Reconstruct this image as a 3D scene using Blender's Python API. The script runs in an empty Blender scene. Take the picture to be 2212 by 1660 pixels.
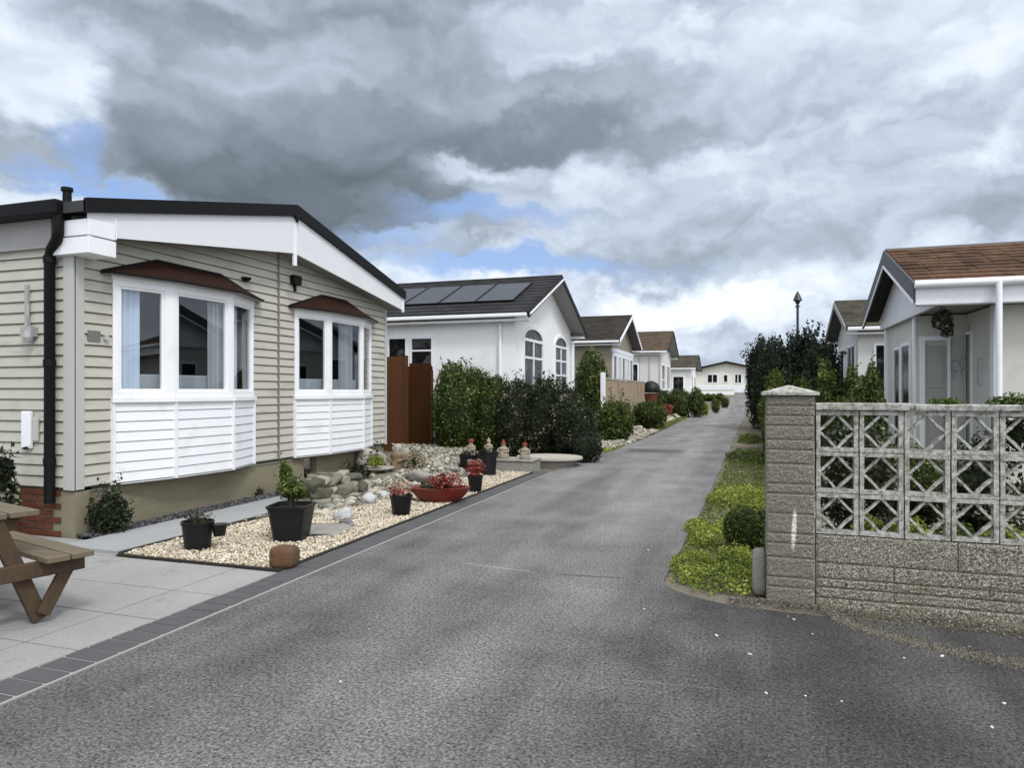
import bpy, math, random
import numpy as np
from mathutils import Matrix, Vector
random.seed(7)
RNG = np.random.default_rng(11)
scene = bpy.context.scene
COL = scene.collection
PI = math.pi
# ------------------------------------------------------------------ camera
# world: +Y runs along the lane, +X to its right, camera stands on the lane at the origin
EYE = 1.5
FPX = 1500.0            # focal length in pixels of a 2212 px wide picture
CXP, HOR = 1106.0, 845.0
TH = math.atan(500.0 / 1500.0)
COSV, SINV = math.cos(TH), math.sin(TH)
cam = bpy.data.cameras.new('camera')
cam.sensor_width = 36.0
cam.lens = 36.0 * FPX / 2212.0
cam.shift_y = (HOR - 830.0) / 2212.0
cam.clip_start = 0.05
cam.clip_end = 2000.0
camo = bpy.data.objects.new('camera', cam)
camo.location = (0, 0, EYE)
camo.rotation_euler = (PI / 2, 0, TH)
COL.objects.link(camo)
scene.camera = camo
scene.view_settings.view_transform = 'Standard'
scene.view_settings.look = 'None'
scene.view_settings.exposure = 0.14
scene.view_settings.gamma = 1.0
scene.render.engine = 'CYCLES'
scene.cycles.max_bounces = 6
scene.cycles.diffuse_bounces = 3
scene.cycles.glossy_bounces = 3
scene.cycles.transmission_bounces = 4
scene.cycles.transparent_max_bounces = 8
try:
    scene.cycles.use_denoising = True
except Exception:
    pass

# ------------------------------------------------------------------ node expressions
class S:
    """a socket one can do arithmetic on"""
    def __init__(s, nt, sock): s.nt = nt; s.k = sock
    def _m(s, op, *a):
        n = s.nt.nodes.new('ShaderNodeMath'); n.operation = op
        for i, v in enumerate((s,) + a):
            if isinstance(v, S): s.nt.links.new(v.k, n.inputs[i])
            else: n.inputs[i].default_value = v
        return S(s.nt, n.outputs[0])
    def __add__(s, o): return s._m('ADD', o)
    __radd__ = __add__
    def __sub__(s, o): return s._m('SUBTRACT', o)
    def __rsub__(s, o): return (s * -1.0) + o
    def __mul__(s, o): return s._m('MULTIPLY', o)
    __rmul__ = __mul__
    def __truediv__(s, o): return s._m('DIVIDE', o)
    def max(s, o): return s._m('MAXIMUM', o)
    def min(s, o): return s._m('MINIMUM', o)
    def clamp(s): return s.max(0.0).min(1.0)
    def sin(s): return s._m('SINE')
    def sqrt(s): return s._m('SQRT')
    def abs(s): return s._m('ABSOLUTE')
    def pow(s, o): return s._m('POWER', o)
    def fract(s): return s._m('FRACT')
    def atan2(s, o): return s._m('ARCTAN2', o)
    def smooth(s, a, b, lo=0.0, hi=1.0):
        n = s.nt.nodes.new('ShaderNodeMapRange'); n.interpolation_type = 'SMOOTHSTEP'
        s.nt.links.new(s.k, n.inputs[0])
        if a < b: v = (a, b, lo, hi)
        else: v = (b, a, hi, lo)
        for i, x in enumerate(v): n.inputs[i + 1].default_value = x
        return S(s.nt, n.outputs[0])

def comb(nt, x, y, z=0.0):
    n = nt.nodes.new('ShaderNodeCombineXYZ')
    for i, v in enumerate((x, y, z)):
        if isinstance(v, S): nt.links.new(v.k, n.inputs[i])
        else: n.inputs[i].default_value = v
    return S(nt, n.outputs[0])
def sep(nt, v):
    n = nt.nodes.new('ShaderNodeSeparateXYZ'); nt.links.new(v.k, n.inputs[0])
    return [S(nt, n.outputs[i]) for i in range(3)]
def noise(nt, v, scale, detail=4.0, rough=0.5, dist=0.0, col=False):
    n = nt.nodes.new('ShaderNodeTexNoise')
    if v is not None: nt.links.new(v.k, n.inputs['Vector'])
    n.inputs['Scale'].default_value = scale; n.inputs['Detail'].default_value = detail
    n.inputs['Roughness'].default_value = rough; n.inputs['Distortion'].default_value = dist
    return S(nt, n.outputs['Color' if col else 'Fac'])
def voro(nt, v, scale, out='Distance', feature='F1'):
    n = nt.nodes.new('ShaderNodeTexVoronoi'); n.feature = feature
    nt.links.new(v.k, n.inputs['Vector']); n.inputs['Scale'].default_value = scale
    return S(nt, n.outputs[out])
def mixc(nt, f, a, b):
    n = nt.nodes.new('ShaderNodeMix'); n.data_type = 'RGBA'
    for i, v in ((0, f), (6, a), (7, b)):
        if isinstance(v, S): nt.links.new(v.k, n.inputs[i])
        elif i == 0: n.inputs[0].default_value = v
        else: n.inputs[i].default_value = (v[0], v[1], v[2], 1.0)
    return S(nt, n.outputs[2])
def ramp(nt, f, stops):
    n = nt.nodes.new('ShaderNodeValToRGB'); nt.links.new(f.k, n.inputs[0])
    e = n.color_ramp.elements
    while len(e) < len(stops): e.new(0.5)
    for i, (p, c) in enumerate(stops):
        e[i].position = p; e[i].color = (c[0], c[1], c[2], 1)
    return S(nt, n.outputs[0])

# ------------------------------------------------------------------ sun and sky
SUN_EL, SUN_AZ = math.radians(50), math.radians(132)     # azimuth clockwise from +Y
sd = Vector((math.sin(SUN_AZ) * math.cos(SUN_EL), math.cos(SUN_AZ) * math.cos(SUN_EL), math.sin(SUN_EL)))
sl = bpy.data.lights.new('sun', 'SUN'); sl.energy = 1.45; sl.angle = math.radians(11); sl.color = (1.0, 0.98, 0.95)
so = bpy.data.objects.new('sun', sl); so.rotation_euler = sd.to_track_quat('Z', 'Y').to_euler(); so.location = (0, 0, 30)
COL.objects.link(so)

world = bpy.data.worlds.new('World'); scene.world = world; world.use_nodes = True
wt = world.node_tree; wt.nodes.clear()
tc = wt.nodes.new('ShaderNodeTexCoord')
gx, gy, gz_ = sep(wt, S(wt, tc.outputs['Generated']))
ra = gx * COSV + gy * SINV                    # towards the right of the view
rb = gy * COSV - gx * SINV
az = ra.atan2(rb)
hyp = (ra * ra + rb * rb).sqrt()
el = gz_.atan2(hyp)
P0 = comb(wt, az, el * 1.35, 0.3)
wc = noise(wt, P0, 5.0, 5, 0.55, col=True)
wx, wy, wz = sep(wt, wc)
wc2 = noise(wt, P0, 16.0, 4, 0.6, col=True)
vx, vy, vz = sep(wt, wc2)
azw = az + (wx - 0.5) * 0.20 + (vx - 0.5) * 0.09
elw = el + (wy - 0.5) * 0.13 + (vy - 0.5) * 0.07
def blob(px, py, rx, ry, soft=0.35, tilt=0.0, A=azw, E=elw):
    dx = px - CXP; a0 = math.atan(dx / FPX); e0 = math.atan((HOR - py) / math.hypot(FPX, dx))
    u = A - a0; v = E - e0
    if tilt:
        ct, st = math.cos(tilt), math.sin(tilt)
        u, v = u * ct + v * st, v * ct - u * st
    u = u / (rx / FPX); v = v / (ry / FPX)
    d = (u * u + v * v).sqrt()
    return d.smooth(1 + soft, 1 - soft)
# relief of the cloud masses: noise minus the same noise shifted towards the light
def sv(P, scale):
    n = wt.nodes.new('ShaderNodeTexVoronoi'); n.feature = 'F1'; n.voronoi_dimensions = '2D'
    wt.links.new(P.k, n.inputs['Vector']); n.inputs['Scale'].default_value = scale
    return S(wt, n.outputs['Distance'])
def puffs(dx, dy):
    # heaped cumulus: rounded cells at three sizes, bent by the same noise that frays the edges
    u = az + (wx - 0.5) * 0.34 + (vx - 0.5) * 0.09 + dx; v = el * 1.75 + (wy - 0.5) * 0.34 + (vy - 0.5) * 0.09 + dy
    P = comb(wt, u, v, 0.0)
    return (1.0 - sv(P, 5.0)) * 0.55 + (1.0 - sv(P, 12.0)) * 0.26 + noise(wt, P, 22.0, 4, 0.55) * 0.22
pf0 = puffs(0.0, 0.0); pf1 = puffs(-0.012, 0.034)
rel = (pf0 - pf1) * 1.55
Ps = comb(wt, az + el * 0.4, el * 3.4, 4.0)
n_s = noise(wt, Ps, 4.6, 5, 0.5, 0.3)
n_l = noise(wt, comb(wt, az, el * 2.0, 9.0), 3.0, 3, 0.5)
low = el.smooth(0.30, 0.05)               # layered streaks towards the horizon, heaps higher up
shade = 0.70 + (n_s - 0.5) * (low * 0.5 + 0.35) + rel * 0.46 + (pf0 - 0.62) * 0.30 + (n_l - 0.5) * 0.35
def dark(sh, w, target, k=1.0):
    w = (w * k)
    return sh * (1.0 - w) + (target + rel * 0.20 + (pf0 - 0.62) * 0.18 + (n_l - 0.5) * 0.12) * w
SKYB = [  # px, py, rx, ry, target, strength, softness
    (700, 40, 560, 120, 0.50, 0.8, 0.5),
    (470, 245, 400, 200, 0.38, 1.0, 0.07),
    (760, 250, 320, 240, 0.40, 0.9, 0.30),
    (1230, 255, 440, 85, 0.36, 0.85, 0.5),
    (1060, 305, 290, 50, 0.13, 0.75, 0.8),
    (520, 355, 380, 70, 0.18, 0.7, 0.7),
    (620, 425, 350, 75, 0.03, 0.95, 0.6),
    (790, 455, 130, 55, 0.12, 0.8, 0.5),
    (1480, 215, 330, 55, 0.46, 0.65, 0.6),
    (10, 310, 150, 85, 0.42, 0.95, 0.30),
    (1540, 555, 170, 40, 0.42, 0.7, 0.7),
    (2200, 455, 130, 50, 0.40, 0.8, 0.8),
    (1360, 440, 190, 55, 0.58, 0.5, 0.7),
    (1800, 500, 160, 35, 0.56, 0.5, 0.8),
    (1560, 775, 300, 26, 0.52, 0.8, 0.8),
    (600, 130, 230, 55, 0.54, 0.6, 0.35),
]
for (px, py, rx, ry, t, k, sf) in SKYB:
    shade = dark(shade, blob(px, py, rx, ry, sf), t, k)
for (px, py, rx, ry, t, k, sf) in [
    (40, 150, 110, 90, 0.95, 0.75, 0.4), (90, 40, 140, 50, 0.85, 0.4, 0.5),
    (100, 430, 170, 40, 0.9, 0.8, 0.6), (1060, 365, 110, 18, 0.88, 0.6, 0.8),
    (1490, 665, 170, 42, 1.12, 0.9, 0.5), (1400, 640, 60, 30, 1.05, 0.5, 0.5), (1640, 690, 60, 30, 1.02, 0.7, 0.5),
    (1900, 40, 350, 60, 0.85, 0.5, 0.8), (1800, 130, 330, 60, 0.82, 0.4, 0.8),
    (1000, 600, 160, 28, 0.95, 0.7, 0.6), (900, 500, 120, 15, 0.9, 0.4, 0.8), (2150, 90, 90, 30, 0.98, 0.6, 0.6)]:
    shade = dark(shade, blob(px, py, rx, ry, sf), t, k)
cloud = ramp(wt, shade.clamp(), [(0.0, (0.135, 0.163, 0.198)), (0.3, (0.26, 0.31, 0.37)), (0.6, (0.50, 0.575, 0.69)),
                                 (0.82, (0.71, 0.79, 0.90)), (1.0, (0.90, 0.95, 0.98))])
sky = wt.nodes.new('ShaderNodeTexSky'); sky.sky_type = 'NISHITA'; sky.sun_disc = False
sky.sun_elevation = SUN_EL; sky.sun_rotation = SUN_AZ; sky.air_density = 1.0; sky.dust_density = 0.6
skb = wt.nodes.new('ShaderNodeVectorMath'); skb.operation = 'MULTIPLY'
wt.links.new(sky.outputs[0], skb.inputs[0]); skb.inputs[1].default_value = (0.125, 0.118, 0.128)
blue = mixc(wt, 0.4, S(wt, skb.outputs[0]), (0.30, 0.48, 0.86))
gap = None
for (px, py, rx, ry, k, tl, sf) in [(125, 315, 34, 48, 1.0, 0, 0.5), (240, 425, 170, 17, 1.0, -0.22, 0.6), (1060, 462, 170, 24, 0.95, 0, 0.7),
                        (1120, 570, 290, 24, 1.0, -0.02, 0.6), (850, 505, 110, 22, 0.8, 0, 0.8), (1330, 575, 60, 24, .5, 0, 0.7)]:
    w = blob(px, py, rx, ry, sf, tl) * k
    gap = w if gap is None else gap.max(w)
gap = (gap * (1.15 - (n_s - 0.35).max(0.0) * 1.6)).clamp()
skyc = mixc(wt, gap, cloud, blue)
# unseen sky overhead and behind the viewer, brightened to add soft overcast fill
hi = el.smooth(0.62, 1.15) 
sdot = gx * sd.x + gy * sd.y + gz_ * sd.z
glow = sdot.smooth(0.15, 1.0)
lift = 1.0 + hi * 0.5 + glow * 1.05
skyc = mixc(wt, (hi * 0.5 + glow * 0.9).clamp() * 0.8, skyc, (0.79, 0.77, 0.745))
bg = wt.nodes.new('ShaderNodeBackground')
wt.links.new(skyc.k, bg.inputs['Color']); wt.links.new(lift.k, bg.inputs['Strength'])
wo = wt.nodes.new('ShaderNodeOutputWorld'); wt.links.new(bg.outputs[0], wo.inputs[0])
world.cycles.sampling_method = 'MANUAL'; world.cycles.sample_map_resolution = 512

# ------------------------------------------------------------------ measuring helpers (street coordinates from the survey of the picture)
def gp(px, py, z=0.0):
    D = FPX * (EYE - z) / (py - HOR); cx = (px - CXP) / FPX
    return Vector((D * (cx * COSV - SINV), D * (cx * SINV + COSV), z))
def yx(px, X):       # Y on the plane X = const
    cx = (px - CXP) / FPX; D = X / (cx * COSV - SINV)
    return D * (cx * SINV + COSV)
def xy(px, Y):       # X on the plane Y = const
    cx = (px - CXP) / FPX; D = Y / (cx * SINV + COSV)
    return D * (cx * COSV - SINV)
def zat(py, X, Y):
    D = -X * SINV + Y * COSV
    return EYE - (py - HOR) / FPX * D
def sstep(a, b, x):
    t = np.clip((x - a) / (b - a), 0, 1); return t * t * (3 - 2 * t)
def gh(X, Y):        # lie of the land
    return 1.34 * sstep(44, 80, Y) + 0.42 * sstep(-3.3, -4.0, X) * sstep(27, 37, Y) * (1 - 0.9 * sstep(50, 78, Y))
def gh1(X, Y): return float(gh(np.float64(X), np.float64(Y)))

# ------------------------------------------------------------------ materials
MATS = {}
def base_mat(name, rough=0.6, spec=0.4):
    m = bpy.data.materials.new(name); m.use_nodes = True
    nt = m.node_tree; b = nt.nodes['Principled BSDF']
    b.inputs['Roughness'].default_value = rough
    b.inputs['Specular IOR Level'].default_value = spec
    MATS[name] = m
    return m, nt, b
def objco(nt):
    t = nt.nodes.new('ShaderNodeTexCoord'); return S(nt, t.outputs['Object'])
def wco(nt):
    t = nt.nodes.new('ShaderNodeNewGeometry'); return S(nt, t.outputs['Position'])
def bump(nt, b, h, strength=0.3, dist=0.01):
    n = nt.nodes.new('ShaderNodeBump'); n.inputs['Strength'].default_value = strength; n.inputs['Distance'].default_value = dist
    nt.links.new(h.k, n.inputs['Height']); nt.links.new(n.outputs[0], b.inputs['Normal'])
def M(name, col, rough=0.6, spec=0.35, var=0.12, vs=3.0, fine=0.06, fs=60.0, bs=0.15, bd=0.004, dirt=None, dk=0.0, ds=2.0, stretch=(1, 1, 1)):
    m, nt, b = base_mat(name, rough, spec)
    p = wco(nt)
    if stretch != (1, 1, 1):
        n = nt.nodes.new('ShaderNodeVectorMath'); n.operation = 'MULTIPLY'; nt.links.new(p.k, n.inputs[0]); n.inputs[1].default_value = stretch
        p = S(nt, n.outputs[0])
    a = noise(nt, p, vs, 5, 0.6); f = noise(nt, p, fs, 3, 0.6)
    k = 1.0 + (a - 0.5) * (2 * var) + (f - 0.5) * (2 * fine)
    cc = mixc(nt, 0.0, col, col)
    n = nt.nodes.new('ShaderNodeVectorMath'); n.operation = 'SCALE'; nt.links.new(cc.k, n.inputs[0]); nt.links.new(k.k, n.inputs[3])
    c = S(nt, n.outputs[0])
    if dirt is not None:
        w = noise(nt, p, ds, 6, 0.65, 0.3).smooth(0.5, 0.72) * dk
        c = mixc(nt, w, c, dirt)
    nt.links.new(c.k, b.inputs['Base Color'])
    bump(nt, b, f + a * 0.5, bs, bd)
    return m
WHITE = M('white_upvc', (0.82, 0.835, 0.865), 0.38, 0.5, 0.03, 2, 0.01, 80, 0.03, dirt=(0.55, 0.55, 0.5), dk=0.25, ds=3)
WHITEW = M('white_boards', (0.79, 0.805, 0.84), 0.5, 0.4, 0.04, 2, 0.02, 80, 0.05, dirt=(0.5, 0.5, 0.46), dk=0.3, ds=2.5)
FASCIA = M('white_fascia', (0.71, 0.725, 0.755), 0.45, 0.4, 0.04, 1.0, 0.01, 60, 0.03, dirt=(0.58, 0.59, 0.6), dk=0.3, ds=1.3)
BEIGE = M('beige_siding', (0.465, 0.45, 0.395), 0.6, 0.3, 0.07, 1.5, 0.03, 50, 0.08, dirt=(0.27, 0.26, 0.22), dk=0.5, ds=2.2, stretch=(1, 1, 2.5))
TRIM = M('grey_trim', (0.46, 0.46, 0.44), 0.5, 0.4, 0.04, 2, 0.02, 60, 0.05)
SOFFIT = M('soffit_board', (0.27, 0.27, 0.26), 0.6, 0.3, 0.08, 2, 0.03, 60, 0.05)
BLACK = M('black_gutter', (0.005, 0.005, 0.0055), 0.55, 0.18, 0.2, 3, 0.05, 60, 0.05)
FELT = M('roof_felt', (0.05, 0.052, 0.055), 0.85, 0.2, 0.2, 2, 0.25, 120, 0.4, 0.004)
CANOPY = M('brown_canopy_tile', (0.023, 0.0085, 0.005), 0.75, 0.15, 0.25, 5, 0.2, 90, 0.4, 0.004)
SKIRT = M('rendered_skirt', (0.225, 0.205, 0.145), 0.85, 0.2, 0.22, 2.2, 0.15, 60, 0.35, 0.006, dirt=(0.12, 0.10, 0.06), dk=0.6, ds=2.5, stretch=(1, 0.5, 2.2))
STUCCO = M('white_render', (0.84, 0.845, 0.85), 0.8, 0.25, 0.05, 1.2, 0.05, 90, 0.35, 0.005, dirt=(0.50, 0.50, 0.47), dk=0.45, ds=0.9)
CREAM = M('cream_boards', (0.57, 0.56, 0.515), 0.6, 0.3, 0.06, 1.5, 0.03, 60, 0.1, dirt=(0.4, 0.39, 0.34), dk=0.4, ds=1.4)
WOODD = M('stained_timber', (0.085, 0.033, 0.012), 0.65, 0.2, 0.3, 4, 0.2, 60, 0.3, 0.004, stretch=(3, 3, 0.4))
WOODL = M('weathered_planks', (0.15, 0.125, 0.088), 0.75, 0.25, 0.3, 5, 0.25, 50, 0.5, 0.004, dirt=(0.08, 0.055, 0.03), dk=0.6, ds=5, stretch=(0.8, 4, 3))
WOODT = M('table_timber', (0.070, 0.046, 0.027), 0.7, 0.3, 0.35, 6, 0.25, 50, 0.5, 0.004, dirt=(0.04, 0.022, 0.012), dk=0.6, ds=5, stretch=(1, 4, 3))
PLASTIC = M('black_plastic', (0.008, 0.0085, 0.0095), 0.45, 0.3, 0.2, 4, 0.1, 60, 0.1)
TERRA = M('red_glazed_clay', (0.14, 0.016, 0.009), 0.35, 0.5, 0.2, 6, 0.08, 60, 0.1)
SOIL = M('soil', (0.045, 0.035, 0.026), 0.95, 0.1, 0.3, 5, 0.4, 60, 0.8, 0.01)
CONC = M('pale_concrete', (0.46, 0.455, 0.43), 0.85, 0.2, 0.14, 2.0, 0.10, 120, 0.3, 0.003, dirt=(0.30, 0.29, 0.27), dk=0.5, ds=2.0)
PATHM = M('path_slab', (0.30, 0.31, 0.315), 0.8, 0.25, 0.08, 2, 0.06, 120, 0.25, 0.003, dirt=(0.26, 0.26, 0.25), dk=0.4, ds=1.5)
GREYST = M('grey_stone', (0.27, 0.265, 0.24), 0.85, 0.2, 0.3, 6, 0.25, 50, 0.7, 0.01, dirt=(0.10, 0.10, 0.07), dk=0.6, ds=6)
PALEST = M('pale_stone', (0.38, 0.36, 0.31), 0.8, 0.2, 0.2, 8, 0.2, 60, 0.6, 0.01, dirt=(0.25, 0.22, 0.17), dk=0.6, ds=9)
WHITEST = M('white_quartz', (0.44, 0.45, 0.46), 0.6, 0.4, 0.15, 9, 0.15, 60, 0.6, 0.01, dirt=(0.28, 0.29, 0.30), dk=0.7, ds=10)
RUSTST = M('brown_block', (0.125, 0.068, 0.04), 0.9, 0.15, 0.35, 8, 0.35, 60, 0.9, 0.012, dirt=(0.09, 0.09, 0.05), dk=0.8, ds=9)
BRICKR = M('rusty_brick', (0.115, 0.040, 0.022), 0.85, 0.2, 0.35, 5, 0.25, 50, 0.5, 0.006, dirt=(0.12, 0.10, 0.07), dk=0.7, ds=4, stretch=(0.6, 1, 3))
METALG = M('grey_metal', (0.35, 0.35, 0.35), 0.45, 0.5, 0.1, 5, 0.05, 60, 0.1)
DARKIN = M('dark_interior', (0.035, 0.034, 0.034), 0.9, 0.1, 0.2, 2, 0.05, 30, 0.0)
CURT = M('net_curtain', (0.72, 0.78, 0.90), 0.9, 0.1, 0.1, 6, 0.05, 60, 0.0)
CURTG = M('grey_curtain', (0.50, 0.49, 0.49), 0.9, 0.1, 0.1, 6, 0.05, 60, 0.0)
SOFA = M('grey_furniture', (0.42, 0.43, 0.44), 0.85, 0.1, 0.2, 3, 0.15, 40, 0.2, stretch=(0.5, 0.5, 6))
MORTAR = M('mortar', (0.12, 0.115, 0.10), 0.95, 0.1, 0.2, 8, 0.2, 60, 0.4)
BARK = M('bark', (0.06, 0.045, 0.03), 0.9, 0.15, 0.3, 8, 0.3, 40, 0.6, 0.01)
POSTM = M('lamp_post_paint', (0.02, 0.022, 0.022), 0.4, 0.5, 0.2, 4, 0.05, 60, 0.1)
GREYDOOR = M('grey_door', (0.36, 0.355, 0.34), 0.5, 0.4, 0.08, 2, 0.03, 60, 0.1)
SALMON = M('peeling_panel', (0.33, 0.27, 0.19), 0.8, 0.2, 0.25, 2, 0.1, 60, 0.2, dirt=(0.30, 0.085, 0.055), dk=0.95, ds=1.9, stretch=(1, 1, 0.5))
SOLAR = M('solar_glass', (0.03, 0.032, 0.036), 0.3, 0.3, 0.1, 2, 0.02, 60, 0.0)

def tile_mat(name, col, col2, w=0.28, rough=0.85):
    m, nt, b = base_mat(name, rough, 0.2)
    p = objco(nt)
    x, y, z = sep(nt, p)
    cell = comb(nt, (x / w)._m('FLOOR'), (y / 0.25)._m('FLOOR'), 0.0)
    wn = nt.nodes.new('ShaderNodeTexWhiteNoise'); nt.links.new(cell.k, wn.inputs['Vector'])
    r = S(nt, wn.outputs['Value'])
    a = noise(nt, p, 1.3, 5, 0.6); f = noise(nt, p, 45, 3, 0.6)
    c = mixc(nt, (r * 0.7 + (a - 0.5) * 1.3 + (f - 0.5) * 0.8 + 0.15).clamp(), col, col2)
    nt.links.new(c.k, b.inputs['Base Color']); bump(nt, b, f, 0.5, 0.006)
    return m
BROWNTILE = tile_mat('brown_roof_tile', (0.135, 0.075, 0.043), (0.045, 0.024, 0.015))
DARKTILE = tile_mat('dark_roof_tile', (0.030, 0.031, 0.033), (0.013, 0.013, 0.014))
OLIVETILE = tile_mat('olive_roof_tile', (0.085, 0.077, 0.055), (0.03, 0.028, 0.021))
RUSTTILE = tile_mat('russet_roof_tile', (0.10, 0.068, 0.044), (0.05, 0.042, 0.028))
DKBROWNT = tile_mat('dark_brown_roof_tile', (0.042, 0.033, 0.025), (0.016, 0.013, 0.010))

def leaf_mat(name, c1, c2, c3=None, rough=0.55, trans=0.25):
    m, nt, b = base_mat(name, rough, 0.3)
    g = nt.nodes.new('ShaderNodeNewGeometry'); r = S(nt, g.outputs['Random Per Island'])
    p = S(nt, g.outputs['Position'])
    a = noise(nt, p, 3.2, 3, 0.5)
    k = (r * 0.75 + (a - 0.5) * 1.6 + 0.15).clamp()
    stops = [(0.0, c1), (0.85, c2)] + ([(0.97, c3)] if c3 else [])
    c = ramp(nt, k, stops)
    nt.links.new(c.k, b.inputs['Base Color'])
    t = nt.nodes.new('ShaderNodeBsdfTranslucent'); nt.links.new(c.k, t.inputs[0])
    mx = nt.nodes.new('ShaderNodeMixShader'); mx.inputs[0].default_value = trans
    nt.links.new(b.outputs[0], mx.inputs[1]); nt.links.new(t.outputs[0], mx.inputs[2])
    nt.links.new(mx.outputs[0], nt.nodes['Material Output'].inputs[0])
    return m
L_HEDGE = leaf_mat('hedge_leaf', (0.006, 0.013, 0.003), (0.075, 0.115, 0.014), (0.26, 0.30, 0.10))
L_DARK = leaf_mat('dark_shrub_leaf', (0.004, 0.008, 0.004), (0.030, 0.044, 0.014), (0.34, 0.31, 0.24))
L_FIR = leaf_mat('dark_conifer_leaf', (0.006, 0.012, 0.008), (0.022, 0.034, 0.018))
L_MID = leaf_mat('mid_green_leaf', (0.012, 0.026, 0.004), (0.095, 0.14, 0.018), (0.20, 0.25, 0.08))
L_BRIGHT = leaf_mat('bright_green_leaf', (0.06, 0.095, 0.010), (0.31, 0.37, 0.055), (0.45, 0.48, 0.16))
L_LIME = leaf_mat('lime_shrub_leaf', (0.018, 0.034, 0.004), (0.12, 0.165, 0.02), (0.26, 0.32, 0.07))
L_GRASS = leaf_mat('grass_blade', (0.06, 0.10, 0.015), (0.20, 0.26, 0.04), (0.26, 0.26, 0.10))
L_COVER = leaf_mat('ground_cover_leaf', (0.04, 0.07, 0.012), (0.16, 0.22, 0.035), (0.32, 0.26, 0.16))
F_RED = leaf_mat('red_petal', (0.12, 0.018, 0.012), (0.30, 0.055, 0.04), (0.5, 0.28, 0.24))
F_PALE = leaf_mat('cream_petal', (0.20, 0.16, 0.10), (0.50, 0.45, 0.36), (0.6, 0.25, 0.2))
F_DRY = leaf_mat('dry_leaf', (0.10, 0.07, 0.05), (0.38, 0.34, 0.24), (0.3, 0.12, 0.07))

def glass_mat(name, refl=0.10, tint=(0.9, 0.93, 0.95)):
    m = bpy.data.materials.new(name); m.use_nodes = True; nt = m.node_tree; nt.nodes.clear()
    tr = nt.nodes.new('ShaderNodeBsdfTransparent'); tr.inputs[0].default_value = (*tint, 1)
    gl = nt.nodes.new('ShaderNodeBsdfGlossy'); gl.inputs['Roughness'].default_value = 0.02
    fr = nt.nodes.new('ShaderNodeLayerWeight')
    f = (S(nt, fr.outputs['Facing']).pow(4.0) * 0.9 + 0.05 + refl).clamp()
    mx = nt.nodes.new('ShaderNodeMixShader'); nt.links.new(f.k, mx.inputs[0])
    nt.links.new(tr.outputs[0], mx.inputs[1]); nt.links.new(gl.outputs[0], mx.inputs[2])
    o = nt.nodes.new('ShaderNodeOutputMaterial'); nt.links.new(mx.outputs[0], o.inputs[0])
    return m
GLASS = glass_mat('clear_glass', 0.02)
m, nt, b = base_mat('dark_glass', 0.12, 0.10)
p = wco(nt); v = noise(nt, p, 2.6, 3, 0.5)
cdark = mixc(nt, v.smooth(0.5, 0.62), (0.008, 0.009, 0.010), (0.06, 0.06, 0.058)); nt.links.new(cdark.k, b.inputs['Base Color'])
DGLASS = m

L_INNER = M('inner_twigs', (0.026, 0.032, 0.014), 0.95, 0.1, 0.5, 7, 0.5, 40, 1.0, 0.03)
def emb(name): return MATS[name]

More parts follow.
